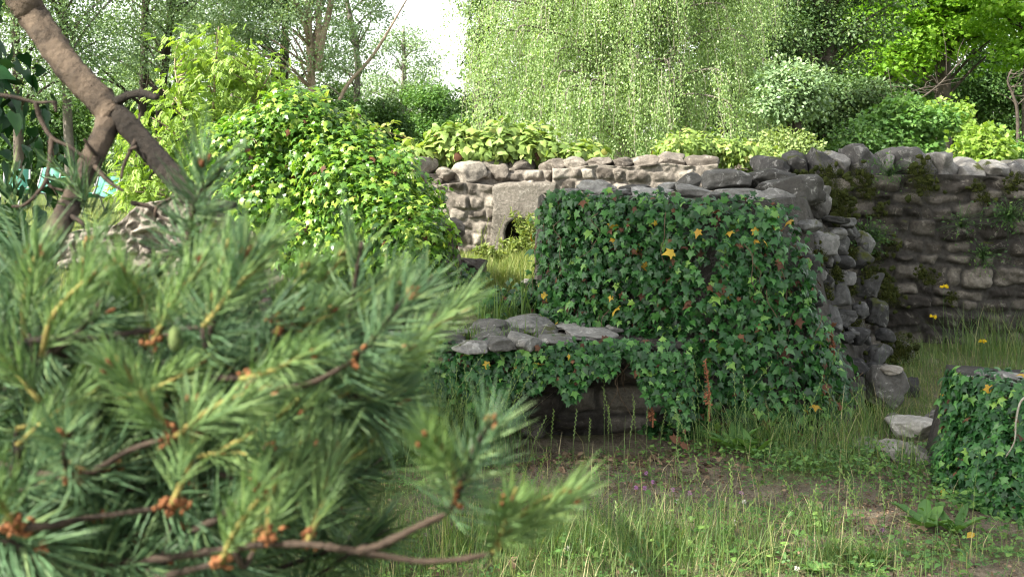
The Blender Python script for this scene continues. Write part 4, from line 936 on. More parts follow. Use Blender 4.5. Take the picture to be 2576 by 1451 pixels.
# little tufts on the low wall top
B = Batch()
for px, py, n in [(1130, 842, 90), (1195, 850, 70), (1290, 800, 160), (1240, 790, 120), (1420, 800, 140), (1310, 845, 40), (1060, 840, 90), (1280, 855, 30), (1460, 796, 60)]:
    Y = min(gy(py, .56), 7.5); c = at(px, py, Y); P = c + rg.normal(size=(n, 3)) * [.06, .05, 0]; P[:, 2] = .54
    V, Fs, a = blades(rg, P, rg.uniform(.05, .16, n), rg.uniform(.003, .007, n), rg.uniform(.1, 1, n), rg.beta(1.6, 2.4, n)); B.add(V, Fs, a)
for px, py, hh in [(1330, 800, .5), (1265, 800, .3), (1215, 790, .26), (1300, 800, .3), (1290, 790, .28)]:
    c = at(px, py, 7.4); c[2] = .54; n = 9
    V, Fs, a = blades(rg, c + rg.normal(size=(n, 3)) * [.03, .03, 0], hh * rg.uniform(.5, 1, n), rg.uniform(.010, .018, n), rg.uniform(.05, .6, n), rg.uniform(.2, .6, n)); B.add(V, Fs, a)
tag(B.build('grass', M['grass']), 'small grass tufts rooted along the flat top of the low wall', 'grass', kind='stuff')
# creeping ground leaves
B = Batch(); x, y = ground_pts(rg, 16000, -2.3, 2.6, 3.9, 6.3); k = wallmask(x, y) & (rg.random(len(x)) > bare(x, y) * .8) & (rg.random(len(x)) < patchy(x, y, 1.7) ** 1.3); x, y = x[k], y[k]; n = len(x)
V, Fs, a = place(TREFOIL, np.stack([x, y, gh(x, y) + rg.uniform(.01, .06, n)], -1), np.stack([rg.normal(size=n), rg.normal(size=n), 0 * x], -1), np.array([0, -.25, 1]) + rg.normal(size=(n, 3)) * .35, rg.uniform(.009, .022, n), rg.random(n)); B.add(V, Fs, a)
for px, py, n, sp in [(2330, 1230, 160, .15), (2420, 1270, 260, .15), (2080, 1200, 220, .25), (1960, 1190, 180, .2), (2500, 1330, 150, .12), (2230, 1200, 160, .15), (1890, 1160, 120, .15), (2000, 1150, 240, .3), (1800, 1140, 150, .2), (2140, 1170, 260, .2), (2290, 1200, 120, .15), (1700, 1150, 90, .2), (1500, 1330, 160, .4), (1900, 1330, 200, .4), (2250, 1400, 240, .3), (1650, 1420, 200, .4)]:
    c = at(px, py, gy(py)); P = c + rg.normal(size=(n, 3)) * [sp, sp * .5, 0]; P[:, 2] = gh(P[:, 0], P[:, 1]) + rg.uniform(.01, .09, n)
    V, Fs, a = place(OVAL if n < 200 else HEART, P, rg.normal(size=(n, 3)) * [1, 1, .3], np.array([0, -.3, 1]) + rg.normal(size=(n, 3)) * .45, rg.uniform(.015, .035, n), rg.random(n)); B.add(V, Fs, a)
tag(B.build('ground_leaves', M['clover']), 'low clover and creeping leaves among the grass', 'ground cover', kind='stuff')
# dead leaves and chips
B = Batch()
for bx, by, rx, ry, n in [(.45, 6.22, .8, .14, 620), (.5, 6.0, .7, .2, 330), (.75, 5.4, .5, .3, 420), (1.6, 5.08, .6, .22, 420), (2.1, 4.45, .5, .2, 260), (.3, 5.7, .9, .5, 1300), (1.0, 4.9, 1.5, .6, 1600), (1.7, 5.3, .7, .4, 700), (1.2, 6.1, .3, .12, 60)]:
    x = bx + rg.normal(size=n) * rx * .7; y = by + rg.normal(size=n) * ry * .8; k = wallmask(x, y); x, y = x[k], y[k]; n = len(x)
    big = rg.random(n) < (.4 if by > 5.9 else .03)
    V, Fs, a = place(OVAL, np.stack([x, y, gh(x, y) + rg.uniform(.004, .02, n)], -1), np.stack([rg.normal(size=n), rg.normal(size=n), .25 * rg.normal(size=n)], -1), np.array([0, -.15, 1]) + rg.normal(size=(n, 3)) * .4, np.where(big, rg.uniform(.03, .065, n), rg.uniform(.008, .025, n)), rg.random(n)); B.add(V, Fs, a)
tag(B.build('leaf_litter', M['litter']), 'brown dead leaves and bark chips on the bare earth', 'leaf litter', kind='stuff')

# seeding rye stalks, each a plant
def seed_stalk(px, py, hh, lean, label, Y=None, m='grass'):
    Y = Y or gy(py); c = at(px, py, Y); c[2] = float(gh(c[0], c[1])); g2 = np.random.default_rng(int(px * 7 + py))
    q = curve([c, c + [lean * .3 * hh, 0, hh * .5], c + [lean * hh, g2.normal() * .03, hh]], 8); n = len(q)
    b = Batch().add(*tube(q, [.0017, .0010], 4), .55)
    i = np.repeat(np.linspace(n * .45, n - 1.01, 14), 1); p = np.stack([np.interp(i, np.arange(n), q[:, j]) for j in range(3)], -1)
    tdir = unit(q[-1] - q[n // 2]); sd = np.where(np.arange(14) % 2 == 0, 1, -1)[:, None] * np.array([1.0, 0, 0])
    V, Fs, a = place(LANCE, p, tdir + sd * .45, sd * .2 + np.array([0, -1.0, .1]), .016, .62); b.add(V, Fs, a)
    return tag(b.build('rye_stalk', M[m]), label, 'grass stalk', 'seeding grass stalks')
g2 = np.random.default_rng(4)
ST = [(1345, 1140, .34, -.25), (1385, 1150, .3, .05), (1440, 1140, .26, .1), (1530, 1130, .3, 0), (1545, 1130, .38, -.15), (1580, 1140, .3, .15), (1520, 1120, .44, .0), (1625, 1130, .36, .05), (1660, 1130, .26, .1), (1480, 1140, .22, .05), (1700, 1140, .2, .1), (1330, 1150, .26, .35), (1600, 1125, .34, -.05)]
for px, py, hh, ln in ST: seed_stalk(px, py + 14, hh, ln, 'thin seeding grass stalk before the dark recess under the low wall')
for k in range(34): seed_stalk(g2.uniform(930, 1280), g2.uniform(1130, 1175), g2.uniform(.34, .58), g2.normal() * .22, 'seeding grass stalk in the tall clump below the low wall')
for k in range(16): seed_stalk(g2.uniform(1700, 2160), g2.uniform(1090, 1180), g2.uniform(.25, .5), g2.normal() * .3, 'slender seeding grass stalk against the foot of the ivy curtain')
for k in range(22): seed_stalk(g2.uniform(1300, 2300), g2.uniform(1290, 1440), g2.uniform(.16, .3), g2.normal() * .25, 'thin seeding grass stalk standing in the foreground meadow')
for k in range(12): seed_stalk(g2.uniform(1200, 1370), 700, g2.uniform(.25, .5), g2.normal() * .15, 'tall pale sunlit grass stalk before the arched recess', Y=g2.uniform(10, 11.7), m='grass_sun')

# clover heads, hawkweed, broomrape, weeds
def head(px, py, Y, rr, m, name, label, cat, group, flat_=False):
    p = at(px, py, Y); z0 = float(gh(p[0], p[1])); g2 = np.random.default_rng(int(px + 3 * py)); p0 = np.array([p[0] + g2.normal() * .02, p[1] + .01, z0])
    p[2] = max(p[2], z0 + .03)
    r = empty(name, (p0[0], p0[1], z0), label, cat, group)
    Batch().add(*tube(curve([p0, (p0 + p) / 2 + [g2.normal() * .01, 0, 0], p], 5), [.0016, .0012], 4), .3).build('stem', M['grass'], r)
    n = 46; d = unit(g2.normal(size=(n, 3)) * [1, 1, .25 if flat_ else 1] + [0, 0, .25 if flat_ else .35])
    V, Fs, a = place(LANCE, p + d * rr * .2, d, g2.normal(size=(n, 3)), rr, .5); Batch().add(V, Fs, a).build('flower', M[m], r)
for px, py in [(1643, 1221), (1600, 1248), (1622, 1250), (1693, 1250), (1626, 1190), (1270, 1288), (1161, 1300), (1195, 1258), (1068, 1355), (881, 1357), (1735, 1255), (1865, 1243), (2219, 1333)]:
    head(px, py, gy(py) * .99, .011, 'pink', 'clover_flower', 'small pink clover head in the foreground grass', 'flower', 'pink clover heads')
for px, py in [(1512, 1332), (1460, 1388), (1679, 1334), (1427, 1418), (1703, 1278), (1850, 1330), (1500, 1340), (1872, 1262), (2005, 1440)]:
    head(px, py, gy(py) * .99, .011, 'white', 'clover_flower', 'small white clover head in the foreground grass', 'flower', 'white clover heads')
head(2375, 723, 8.9, .03, 'yellow', 'hawkweed', 'tallest yellow hawkweed flower before the dark wall', 'flower', 'yellow hawkweeds', True)
head(2347, 797, 8.7, .026, 'yellow', 'hawkweed', 'shorter yellow hawkweed left of the tallest one', 'flower', 'yellow hawkweeds', True)
head(2472, 860, 8.5, .026, 'yellow', 'hawkweed', 'low yellow hawkweed in the grass nearest the right edge', 'flower', 'yellow hawkweeds', True)
def spike(px, py0, py1, Y, label):
    a_, b_ = at(px + 10, py1, Y), at(px, py0, Y); g2 = np.random.default_rng(3); b = Batch().add(*tube(curve([a_, (a_ + b_) / 2 + [.01, 0, 0], b_], 6), [.006, .003], 6), .3)
    n = 90; t = g2.uniform(.25, 1, n)[:, None]; d = unit(g2.normal(size=(n, 3)) + [0, 0, .5])
    V, Fs, av = place(OVAL, a_ * (1 - t) + b_ * t + d * .004, d, g2.normal(size=(n, 3)), .024 * (1.15 - .6 * t[:, 0]), g2.random(n)); b.add(V, Fs, av)
    tag(b.build('broomrape', M['rust']), label, 'dry flower', 'dry brown flower spikes')
spike(1774, 905, 1060, 6.05, 'tall dry rusty flower spike in front of the ivy curtain')
spike(1632, 1000, 1075, 6.25, 'dry brown flower spike in the dark gap of the ivy curtain foot')
spike(2088, 830, 905, 6.75, 'short dry brown spike beside the cobbles of the wall end')
def weed(px, py, Y, n, L_, wd, label, name='dock_plant', tpl=OVAL, m='clover', up=.9):
    c = at(px, py, Y); c[2] = float(gh(c[0], c[1])) + .01; g2 = np.random.default_rng(int(px + py)); a = np.arange(n) * 2.4 + g2.uniform(0, 6)
    d = np.stack([np.cos(a), np.sin(a), g2.uniform(.4, 1.2, n) * up], -1)
    TV = tpl[0] * np.array([wd / L_ * 2, 1, 1]); V, Fs, av = place((TV, tpl[1]), np.tile(c, (n, 1)), d, np.array([0, 0, 1.]) - d * .2 + g2.normal(size=(n, 3)) * .2, L_ * g2.uniform(.6, 1.1, n), g2.uniform(.2, .8, n))
    tag(Batch().add(V, Fs, av).build(name, M[m]), label, 'weed', 'broad-leaved weeds')
weed(1850, 1130, 6.15, 14, .22, .05, 'leafy rosette weed before the ivy curtain, right of the rusty spike')
weed(1900, 1150, 6.05, 10, .18, .045, 'smaller leafy weed in the grass beside the rosette')
weed(2200, 1385, 4.65, 11, .10, .025, 'small upright dandelion rosette on the bare earth')
weed(2050, 1435, 4.45, 26, .07, .03, 'bushy low clover cushion at the bottom right', up=.7)
weed(2330, 1270, 5.0, 8, .2, .06, 'large drooping dock leaf plant left of the stub wall', up=.5)
weed(2400, 1240, 4.95, 7, .2, .04, 'upright dock leaves at the foot of the stub ivy')
weed(1020, 1170, 5.9, 20, .36, .014, 'bright green tuft of broad blades below the low wall', 'grass_tuft', LANCE, 'grass', 2.4)
weed(2268, 830, 8.4, 14, .12, .03, 'little leafy sprig growing at the base of the dark wall', 'weed', LANCE, up=1.6)
weed(2235, 745, 8.7, 40, .07, .03, 'fern-like green tuft rooted in the dark wall face', 'fern', PINNATE, up=.2)
def one_leaf(px, py, Y, s, m, label, name='fallen_leaf', tpl=OVAL):
    c = at(px, py, Y); V, Fs, a = place(tpl, c[None], np.array([[.8, .5, .25]]), np.array([[.25, -.5, .8]]), s, .6); tag(Batch().add(V, Fs, a).build(name, M[m]), label, 'leaf', 'fallen leaves')
one_leaf(2432, 1352, gy(1352) * .99, .055, 'ivy_yellow', 'fallen bright yellow leaf at the foot of the stub ivy')
one_leaf(2185, 1318, gy(1318) * .98, .06, 'litter', 'upright dry tan leaf in the grass left of the stub wall')
one_leaf(1690, 1108, 6.15, .07, 'ivy_brown', 'large crumpled brown leaf at the foot of the ivy curtain', 'crumpled_leaf', MAPLE)
one_leaf(1715, 1125, 6.1, .06, 'ivy_brown', 'second large brown leaf beside the crumpled one', 'crumpled_leaf', MAPLE)
# wiry wall plants
for k, (px, py, Y, n, label) in enumerate([(2540, 540, 9.2, 60, 'reddish green wall plant hanging near the right end of the dark wall'), (2475, 640, 9.2, 26, 'small wiry wall plant in a joint of the dark wall'), (2240, 430, 9.2, 30, 'tiny green wall plant below the mossy coping'), (2420, 560, 9.2, 24, 'green sprig under the coping of the dark wall'), (2185, 600, 9.2, 90, 'grey-green creeping plant on the lichen patch of the dark wall')]):
    c = at(px, py, Y); g2 = np.random.default_rng(k); P = c + g2.normal(size=(n * 3, 3)) * [.09, .02, .08]
    V, Fs, a = place(OVAL, P, g2.normal(size=P.shape) + [0, -.5, -.3], g2.normal(size=P.shape) * .5 + [0, -.6, .6], g2.uniform(.015, .035, len(P)), g2.random(len(P))); b = Batch().add(V, Fs, a)
    for q in P: b.add(*tube(np.array([c + [0, .03, -.04], (c + q) / 2 + [0, 0, .01], q]), .0012, 3), .2)
    tag(b.build('wall_plant', M['wood']), label, 'plant', 'plants rooted in the walls')
# feathery weed before the arch
for k, (px, Y, hh, label) in enumerate([(1325, 11.2, .55, 'tall feathery sunlit weed right of the arched recess'), (1350, 11.0, .5, 'feathery sunlit weed beside the ivy curtain before the back wall'), (1290, 11.5, .2, 'wispy sunlit weed in front of the arched recess'), (1245, 10.6, .25, 'low feathery weed left of the arched recess')]):
    c = at(px, 640, Y); c[2] = float(gh(c[0], c[1])); g2 = np.random.default_rng(40 + k); b = Batch()
    for j in range(9):
        e = c + np.array([g2.normal() * .13, g2.normal() * .08, hh * g2.uniform(.6, 1)]); q = curve([c, (c + e) / 2 + [0, 0, .05], e], 6); b.add(*tube(q, .002, 3), .4); n = 60
        s = q[g2.integers(4, len(q), n)]; V, Fs, a = place(LANCE, s, g2.normal(size=(n, 3)) + [0, 0, .4], g2.normal(size=(n, 3)) + [0, -.5, .5], g2.uniform(.03, .07, n), g2.uniform(.2, .75, n)); b.add(V, Fs, a)
    tag(b.build('tall_weed', M['grass_sun']), label, 'weed', 'tall weeds by the back wall')

# ------------------------------------------------------------------ the pine in the foreground
PB = np.array([-2.05, 3.85, 0.0])
pine = empty('pine_tree', PB, 'big pine with blurred needle sprays and a forked peeling bough filling the left side', 'tree')
rg = np.random.default_rng(5)
trunk_c = curve([PB + [0, 0, -.2], PB + [-.03, 0, 2], PB + [-.15, -.1, 4.5], PB + [-.3, -.3, 7.2], PB + [-.2, -.5, 8.8]], 8)
Batch().add(*tube(trunk_c, [.24, .2, .17, .13, .05], 14, .04, rg), .4).build('trunk', M['pinebark'], pine)
fork = at(272, 272, 2.4)
def limb(name, pts, rad, m, n=12, bump=.05, k=8):
    q = [np.asarray(p, float) if len(p) == 3 and not isinstance(p, tuple) else at(*p) for p in pts]
    return Batch().add(*tube(curve(q, k if len(q[0]) and max(rad) < .015 else 20), rad, n if max(rad) < .015 else 22, bump, rg), rg.random()).build(name, m, pine)
limb('bough', [PB + [.02, -.05, 2.75], PB + [.4, -.6, 2.45], (20, -60, 2.62), (90, 50, 2.56), (170, 165, 2.48), (245, 245, 2.42), (285, 300, 2.38)], [.038, .036, .034, .032, .030, .029, .026], M['pinebark'])
limb('branch', [(255, 240, 2.43), (270, 310, 2.38), (238, 385, 2.3), (196, 478, 2.22), (155, 560, 2.12), (105, 640, 2.0), (40, 760, 1.85), (-60, 900, 1.7)], [.026, .0235, .022, .0215, .0215, .021, .017, .012], M['pinebark'])
limb('branch', [(262, 262, 2.42), (305, 300, 2.38), (370, 370, 2.34), (450, 460, 2.28), (520, 530, 2.2), (585, 590, 2.1), (640, 680, 1.95), (680, 800, 1.8)], [.025, .024, .0225, .0215, .019, .017, .013, .009], M['darkbark'])
limb('branch_stub', [(280, 262, 2.41), (325, 240, 2.36), (360, 236, 2.33), (396, 246, 2.3)], [.012, .009, .008, .006], M['darkbark'], 8)
limb('branch_stub', [(550, 518, 2.17), (590, 516, 2.12)], [.012, .007], M['darkbark'], 8)
TW = [[(-40, 236, 2.3), (30, 244, 2.3), (90, 258, 2.3), (136, 256, 2.28)], [(90, 258, 2.3), (104, 305, 2.3), (132, 348, 2.28), (180, 372, 2.26), (240, 420, 2.25), (285, 460, 2.24)], [(130, 348, 2.28), (126, 400, 2.26), (120, 440, 2.24), (126, 468, 2.24), (160, 480, 2.22)],
      [(122, 440, 2.24), (100, 480, 2.2), (62, 515, 2.2), (30, 520, 2.2)], [(250, 400, 2.28), (230, 375, 2.26), (212, 350, 2.25)], [(240, 420, 2.25), (270, 455, 2.2), (310, 480, 2.18)], [(180, 545, 2.12), (205, 560, 2.1), (215, 578, 2.1)], [(136, 256, 2.28), (140, 268, 2.28), (141, 282, 2.28)],
      [(345, 345, 2.34), (325, 385, 2.3), (310, 420, 2.28), (305, 450, 2.26)], [(330, 510, 2.2), (375, 520, 2.2), (400, 545, 2.2), (440, 560, 2.15)], [(460, 470, 2.25), (430, 500, 2.25), (395, 520, 2.2), (390, 560, 2.2)], [(345, 370, 2.3), (322, 378, 2.3)]]
for t in TW: limb('dead_twig', t, [.0055, .004, .0025], M['twig'], 5, 0)

# shoot: stem > needles, buds ; built along +Y at the origin, five kinds
def needle_rows(g2, n, L, ln, s0, s1, a0, a1, sides=3, wd=.0009):
    s = np.sort(g2.uniform(s0, s1, n)); ph = g2.uniform(0, 6.283, n); f = (s - s0) / max(1e-6, s1 - s0)
    al = np.radians(a0 + (a1 - a0) * f) * g2.uniform(.75, 1.25, n); ll = ln * g2.uniform(.75, 1.15, n)
    rad = np.stack([np.cos(ph), 0 * ph, np.sin(ph)], -1); ax = np.array([0, 1.0, 0])
    d = ax * np.cos(al)[:, None] + rad * np.sin(al)[:, None]
    p = ax * (s * L)[:, None] + rad * .003
    sag = unit(g2.normal(size=(n, 3)) * .5 + ax) * (ll * .2)[:, None]
    t = unit(np.cross(d, g2.normal(size=(n, 3)))); u = np.cross(d, t)
    V = []
    for q, wq in ((0, .8), (.55, 1.0), (1, .12)):
        c = p + d * (ll * q)[:, None] + sag * q * q
        for k in range(sides):
            a = k * 2 * math.pi / sides; V.append(c + (math.cos(a) * t + math.sin(a) * u) * wd * wq)
    V = np.stack(V, 1); m = 3 * sides; i = np.arange(n)[:, None, None] * m
    Fq = np.array([(r * sides + k, r * sides + (k + 1) % sides, (r + 1) * sides + (k + 1) % sides, (r + 1) * sides + k) for r in range(2) for k in range(sides)])[None] + i
    return V.reshape(-1, 3), [Fq.reshape(-1, 4)], np.repeat(g2.beta(1.8, 2.0, n), m)

def shoot_proto(seed, L=.15, kind='new'):
    g2 = np.random.default_rng(seed)
    q = curve([(0, 0, 0), (g2.normal() * .006, L * .5, g2.normal() * .006), (g2.normal() * .008, L, g2.normal() * .008)], 6)
    if kind == 'new':
        st = Batch().add(*tube(q, [.0045, .004, .003], 7, .12, g2), .5)
        nb = needle_rows(g2, 150, L, .060, .12, 1.0, 50, 20, 3, .00115); mt = M['needle']
    else:
        st = Batch().add(*tube(q, [.0050, .0045, .003], 7, .15, g2), .5)
        nb = needle_rows(g2, 160, L, .068, -.25, 1.0, 82, 34, 3, .00115); mt = M['needle_old']
    s = st.build('shoot', M['shoot'] if kind == 'new' else M['twig'], None)
    nd = Batch().add(*nb).build('needles', mt, None); nd.parent = s; nd['kind'] = 'stuff'
    bb = Batch()
    for k in range(g2.integers(3, 6)):
        V, Fs = stone(g2, (.006, .016 if k == 0 else .012, .006), 2, .1, 0, 2, 0, 0); off = np.array([0, L + .004, 0]) if k == 0 else np.array([g2.normal() * .006, L - .002, g2.normal() * .006]); bb.add(V + off, Fs, g2.random())
    if seed in (1, 4, 5):
        for k in range(12):                       # spent orange-brown scales round the foot of the shoot
            V, Fs = stone(g2, (.006, .011, .006), 2, .1, 0, 1, 0, .8); bb.add(V + np.array([g2.normal() * .007, g2.uniform(-.006, .022), g2.normal() * .007]), Fs, g2.random())
    o = bb.build('buds', M['bud'], None); o.parent = s
    return s
protos = {'new': [shoot_proto(k, .15, 'new') for k in (1, 2, 3)], 'old': [shoot_proto(k, .12, 'old') for k in (4, 5, 6)]}
used = set()
def put_shoot(base, tip, kind):
    global used
    p = protos[kind][rg.integers(3)]; L0 = .15 if kind == 'new' else .12
    y = unit(tip - base); sc = float(np.linalg.norm(tip - base)) / L0; z = unit(np.cross(y, rg.normal(size=3))); x = np.cross(y, z)
    sc = float(np.clip(sc, .75, 1.15))
    Mx = Matrix(((x[0], y[0], z[0]), (x[1], y[1], z[1]), (x[2], y[2], z[2]))).to_4x4()
    if p.name in used:
        c = p.copy(); C.objects.link(c)
        for ch in list(p.children): d = ch.copy(); C.objects.link(d); d.parent = c
    else: c = p; used.add(p.name)
    c.parent = pine; c.location = Vector(base - PB); c.rotation_euler = Mx.to_euler(); c.scale = (sc,) * 3
    return c
SH = [(512, 822, 672, 612, 1.30), (381, 825, 466, 650, 1.32), (103, 850, 231, 664, 1.32), (606, 953, 744, 893, 1.28), (370, 830, 330, 660, 1.4), (60, 860, 90, 700, 1.4), (512, 825, 560, 640, 1.42),
      (470, 620, 545, 408, 1.55), (480, 760, 500, 640, 1.55), (1010, 850, 1082, 700, 1.6), (847, 850, 948, 745, 1.55), (895, 810, 965, 725, 1.62), (760, 760, 850, 640, 1.6), (860, 945, 1010, 882, 1.45), (1005, 885, 1075, 830, 1.5),
      (800, 1060, 925, 1000, 1.4), (806, 1188, 900, 1110, 1.4), (650, 1205, 690, 1130, 1.35), (440, 1097, 545, 1050, 1.22), (440, 1097, 400, 1030, 1.25), (181, 1194, 200, 1110, 1.25), (431, 1269, 440, 1180, 1.2), (40, 1325, 30, 1230, 1.2),
      (1150, 1250, 1238, 1052, 1.18), (1150, 1250, 1120, 1160, 1.2), (1240, 1390, 1360, 1288, 1.2), (1240, 1390, 1260, 1310, 1.22), (669, 1350, 700, 1270, 1.25), (556, 1413, 600, 1330, 1.2), (770, 1368, 790, 1290, 1.25),
      (180, 760, 190, 650, 1.5), (20, 790, 10, 670, 1.5), (260, 800, 300, 680, 1.45), (600, 800, 640, 670, 1.6), (690, 790, 760, 680, 1.5), (700, 900, 800, 800, 1.42), (100, 1010, 40, 920, 1.3), (300, 1000, 390, 960, 1.35),
      (560, 1130, 660, 1080, 1.35), (330, 780, 400, 660, 1.6), (620, 1020, 720, 990, 1.4), (320, 940, 470, 930, 1.4)]
LIMBS = [[(-350, 700, 2.0), (-60, 862, 1.6), (103, 852, 1.36), (240, 850, 1.36), (381, 830, 1.34), (512, 824, 1.31)], [(-350, 900, 1.9), (0, 1000, 1.6), (250, 990, 1.45), (450, 950, 1.38), (606, 953, 1.29)],
         [(-350, 1050, 1.8), (-60, 1150, 1.5), (181, 1196, 1.27), (330, 1130, 1.28), (440, 1098, 1.23)], [(-250, 1320, 1.7), (40, 1328, 1.22), (240, 1300, 1.25), (431, 1272, 1.21)],
         [(-250, 1430, 1.7), (240, 1420, 1.4), (640, 1372, 1.28), (800, 1372, 1.23), (920, 1390, 1.2), (1080, 1412, 1.2), (1242, 1392, 1.2)], [(900, 1386, 1.2), (960, 1370, 1.2), (1060, 1320, 1.2), (1120, 1290, 1.19), (1152, 1250, 1.18)],
         [(300, 800, 2.0), (560, 900, 1.75), (760, 960, 1.55), (865, 942, 1.46), (960, 900, 1.46), (1005, 885, 1.48)], [(680, 800, 1.8), (800, 880, 1.7), (960, 870, 1.65), (1044, 852, 1.6)], [(240, 1000, 1.6), (420, 1150, 1.5), (650, 1206, 1.36), (806, 1190, 1.4)], [(585, 590, 2.1), (500, 680, 1.8), (470, 640, 1.58)],
         [(300, 1480, 1.5), (450, 1440, 1.3), (556, 1414, 1.2)]]
for l in LIMBS: limb('branch', l, [.0055, .0042, .0034, .0026], M['twig'], 8, .18, 8)
for bx, by, tx_, ty_, Y in SH:
    if bx < 470 and 560 < ty_ < 700: by += 45; ty_ += 50
    elif 560 < bx < 960 and ty_ < 700: by += 25; ty_ += 28
    put_shoot(at(bx, by, Y), at(tx_, ty_, Y) + np.array([0, rg.uniform(-.05, .03), 0]), 'new' if rg.random() < .75 else 'old')
bound = lambda py: np.interp(py, [600, 700, 800, 900, 1000, 1100, 1250, 1450], [560, 1000, 960, 930, 850, 800, 770, 800])
topb = lambda px: np.interp(px, [0, 100, 250, 400, 520, 650, 750, 850, 1000], [830, 830, 850, 850, 830, 820, 820, 830, 840])
def rnd_site():
    while True:
        px, py = rg.uniform(-160, 1000), rg.uniform(680, 1520)
        if py > topb(px) and px < bound(py): return px, py
nodes = np.concatenate([curve([at(*p) for p in l], 6) for l in LIMBS])
fb, tb = Batch(), Batch()
NV = [needle_rows(np.random.default_rng(60 + k), 120, .12, .068, -.25, 1.0, 80, 32, 2, .0014) for k in range(6)]
for k in range(185):
    px, py = rnd_site(); deep = k >= 56
    Y = rg.uniform(1.3, 1.6) if not deep else rg.uniform(1.45, 2.5)
    base = at(px, py, Y); ang = rg.normal(-.55, .55) - .25 * (py < 1000)
    d = unit(np.array([math.cos(ang), rg.uniform(-.5, .3), -math.sin(ang)])); tip = base + d * rg.uniform(.09, .14)
    if not deep: put_shoot(base, tip, 'old' if rg.random() < .65 else 'new')
    else:
        V, Fs, a = NV[k % 6]; y = d; z = unit(np.cross(y, rg.normal(size=3))); x = np.cross(y, z)
        fb.add(V @ np.stack([x, y, z]) + base, Fs, a)
    s = nodes[np.argmin(((nodes - base) ** 2).sum(1) + .4 * (nodes[:, 0] > base[0]))]
    e = tip if deep else base
    tb.add(*tube(curve([s, (s + base) / 2 + np.array([0, 0, -.02]), base] + ([tip] if deep else []), 4), [.0045, .003], 5), rg.random())
fb.build('needle_mass', M['needle_old'], pine)['kind'] = 'stuff'
tb.build('twigs', M['twig'], pine)['kind'] = 'stuff'
# rusty clusters of spent flower scales along the lower twigs
for px, py, Y, n, r_ in [(442, 1094, 1.24, 34, .013), (484, 1085, 1.24, 22, .009), (181, 1194, 1.26, 26, .010), (433, 1268, 1.21, 34, .012), (42, 1322, 1.21, 32, .012), (655, 1198, 1.35, 22, .010), (672, 1345, 1.25, 20, .009), (556, 1410, 1.2, 18, .009)]:
    b = Batch()
    for _ in range(n):
        V, Fs = stone(rg, (.005, .011, .005), 2, .1, 0, 1, rg.uniform(0, 6), .9); b.add(V + at(px, py, Y) + rg.normal(size=3) * r_ * np.array([.6, .5, .4]), Fs, rg.random())
    b.build('flower_remains', M['bud'], pine)['kind'] = 'stuff'
# green cones
for px, py, Y in [(440, 852, 1.30)]:
    V, Fs = stone(rg, (.014, .014, .028), 2, .0, 0, 4, .6, .3); V = V * (1 + .07 * np.sin(V[:, 2:3] * 900) * np.sin(np.arctan2(V[:, 1:2], V[:, 0:1]) * 8))
    Batch().add(V + at(px, py, Y), Fs, .5).build('cone', plain_mat('green_cone', (.06, .09, .03), (.14, .18, .06), 120), pine)
# sparse needle sprays by the fork, farther back
fb = Batch()
for px, py, Y in [(60, 600, 2.3), (250, 575, 2.2)]:
    V, Fs, a = NV[int(px) % 6]; d = unit(np.array([rg.normal() * .5, rg.normal() * .4, .8])); z = unit(np.cross(d, rg.normal(size=3))); fb.add(V @ np.stack([np.cross(d, z), d, z]) + at(px, py, Y), Fs, a)
fb.build('thin_needles', M['needle_old'], pine)['kind'] = 'stuff'
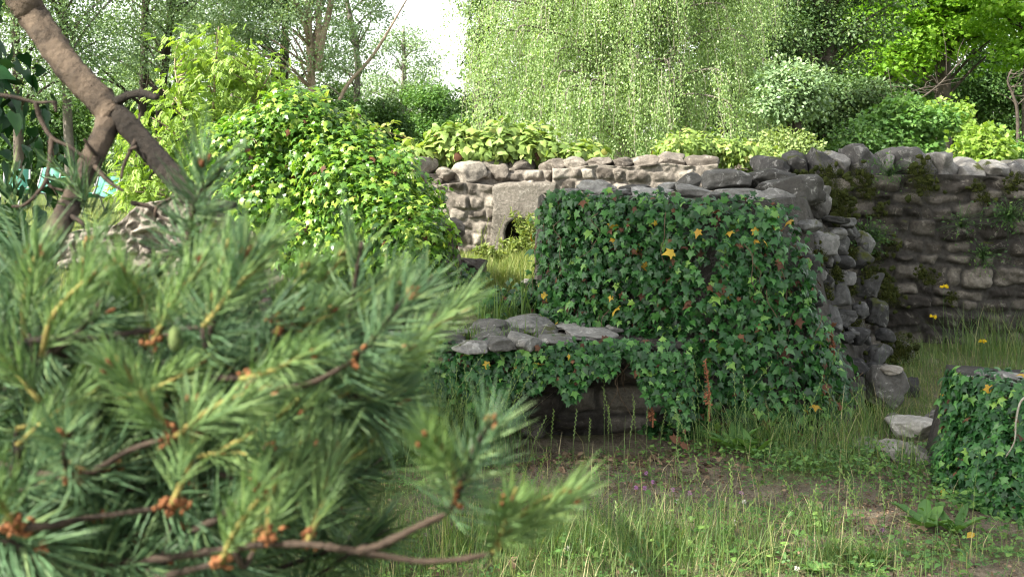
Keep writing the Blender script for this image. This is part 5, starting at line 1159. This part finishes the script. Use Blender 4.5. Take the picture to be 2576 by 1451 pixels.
# unseen crown overhead: clumps placed up the sun rays to shade the ruin's front
lit = [(-1.3, 8.6, 1.4, 1.25), (-.7, 8.4, 1.1, .85), (-1.8, 8.7, 1.6, .6), (0, 9.6, .8, .8), (0, 11.5, .8, 1.0), (-1, 12.2, 1.3, .8), (1.2, 12.2, 1.4, .9), (2.2, 12.3, 1.4, .8), (-3.2, 10.3, 1, 1.0), (-4.5, 11, .8, 1.2), (-.32, 1.4, 1.47, .36), (-.6, 1.4, 1.44, .34), (-.12, 1.5, 1.42, .3), (-.05, 4.55, 0, .22), (4.4, 9.5, 1.45, .25), (-1, 2.5, 2.0, .2), (-3, 8, .6, 1.2)]
sd = np.array(SUN[:]); cl = []
while len(cl) < 300:
    q = rg.random()
    if q < .55: p = np.array([rg.uniform(-2.5, 5.2), rg.uniform(3.4, 9.3), 0])
    elif q < .75: p = np.array([rg.uniform(-1.6, 2.4), rg.uniform(6.2, 9.0), rg.uniform(.3, 1.5)])
    elif q < .92: p = np.array([rg.uniform(1.8, 6.5), 9.4, rg.uniform(.2, 1.6)])
    else: p = np.array([rg.uniform(-1, .1), rg.uniform(1.2, 2), rg.uniform(.7, 1.2)])
    c = p - sd * rg.uniform(8.2, 11.5)
    bad = False
    for x, y, z, r in lit:
        v = np.array([x, y, z]) - c
        if np.linalg.norm(v - sd * (v @ sd)) < r + .42: bad = True; break
    if not bad: cl.append(c)
cl = np.array(cl); B = Batch(); crown_leaves(rg, B, cl, .5, 230, LANCE, .15, .1, flat_=.5); B.build('crown', M['needle_old'], pine)
b = Batch()
for c in cl[::7]:
    s = trunk_c[rg.integers(20, 33)]; b.add(*tube(curve([s, (s + c) / 2 + [0, 0, .3], c], 5), [.05, .012], 6), .5)
b.build('upper_branches', M['pinebark'], pine)['kind'] = 'stuff'

# ivy climbing the pine trunk
n = 2600; a = rg.uniform(-2.6, 1.0, n); z = rg.uniform(.2, 4.2, n)
tc = np.stack([np.interp(z, trunk_c[:, 2], trunk_c[:, j]) for j in range(3)], -1); Nn = np.stack([np.cos(a), np.sin(a), 0 * a], -1)
P = tc + Nn * (.22 + rg.uniform(0, .36, n) * (.7 + .3 * np.sin(z * 5)))[:, None]; P[:, 2] = z
ivy('trunk_ivy', 'large glossy dark ivy leaves climbing the pine trunk at the left edge', P, Nn, (.05, .09), 'ivy_trunk', 0, 0, up=.2, jit=.5, tpl=HEART, group=None, rg=rg, stems=6)
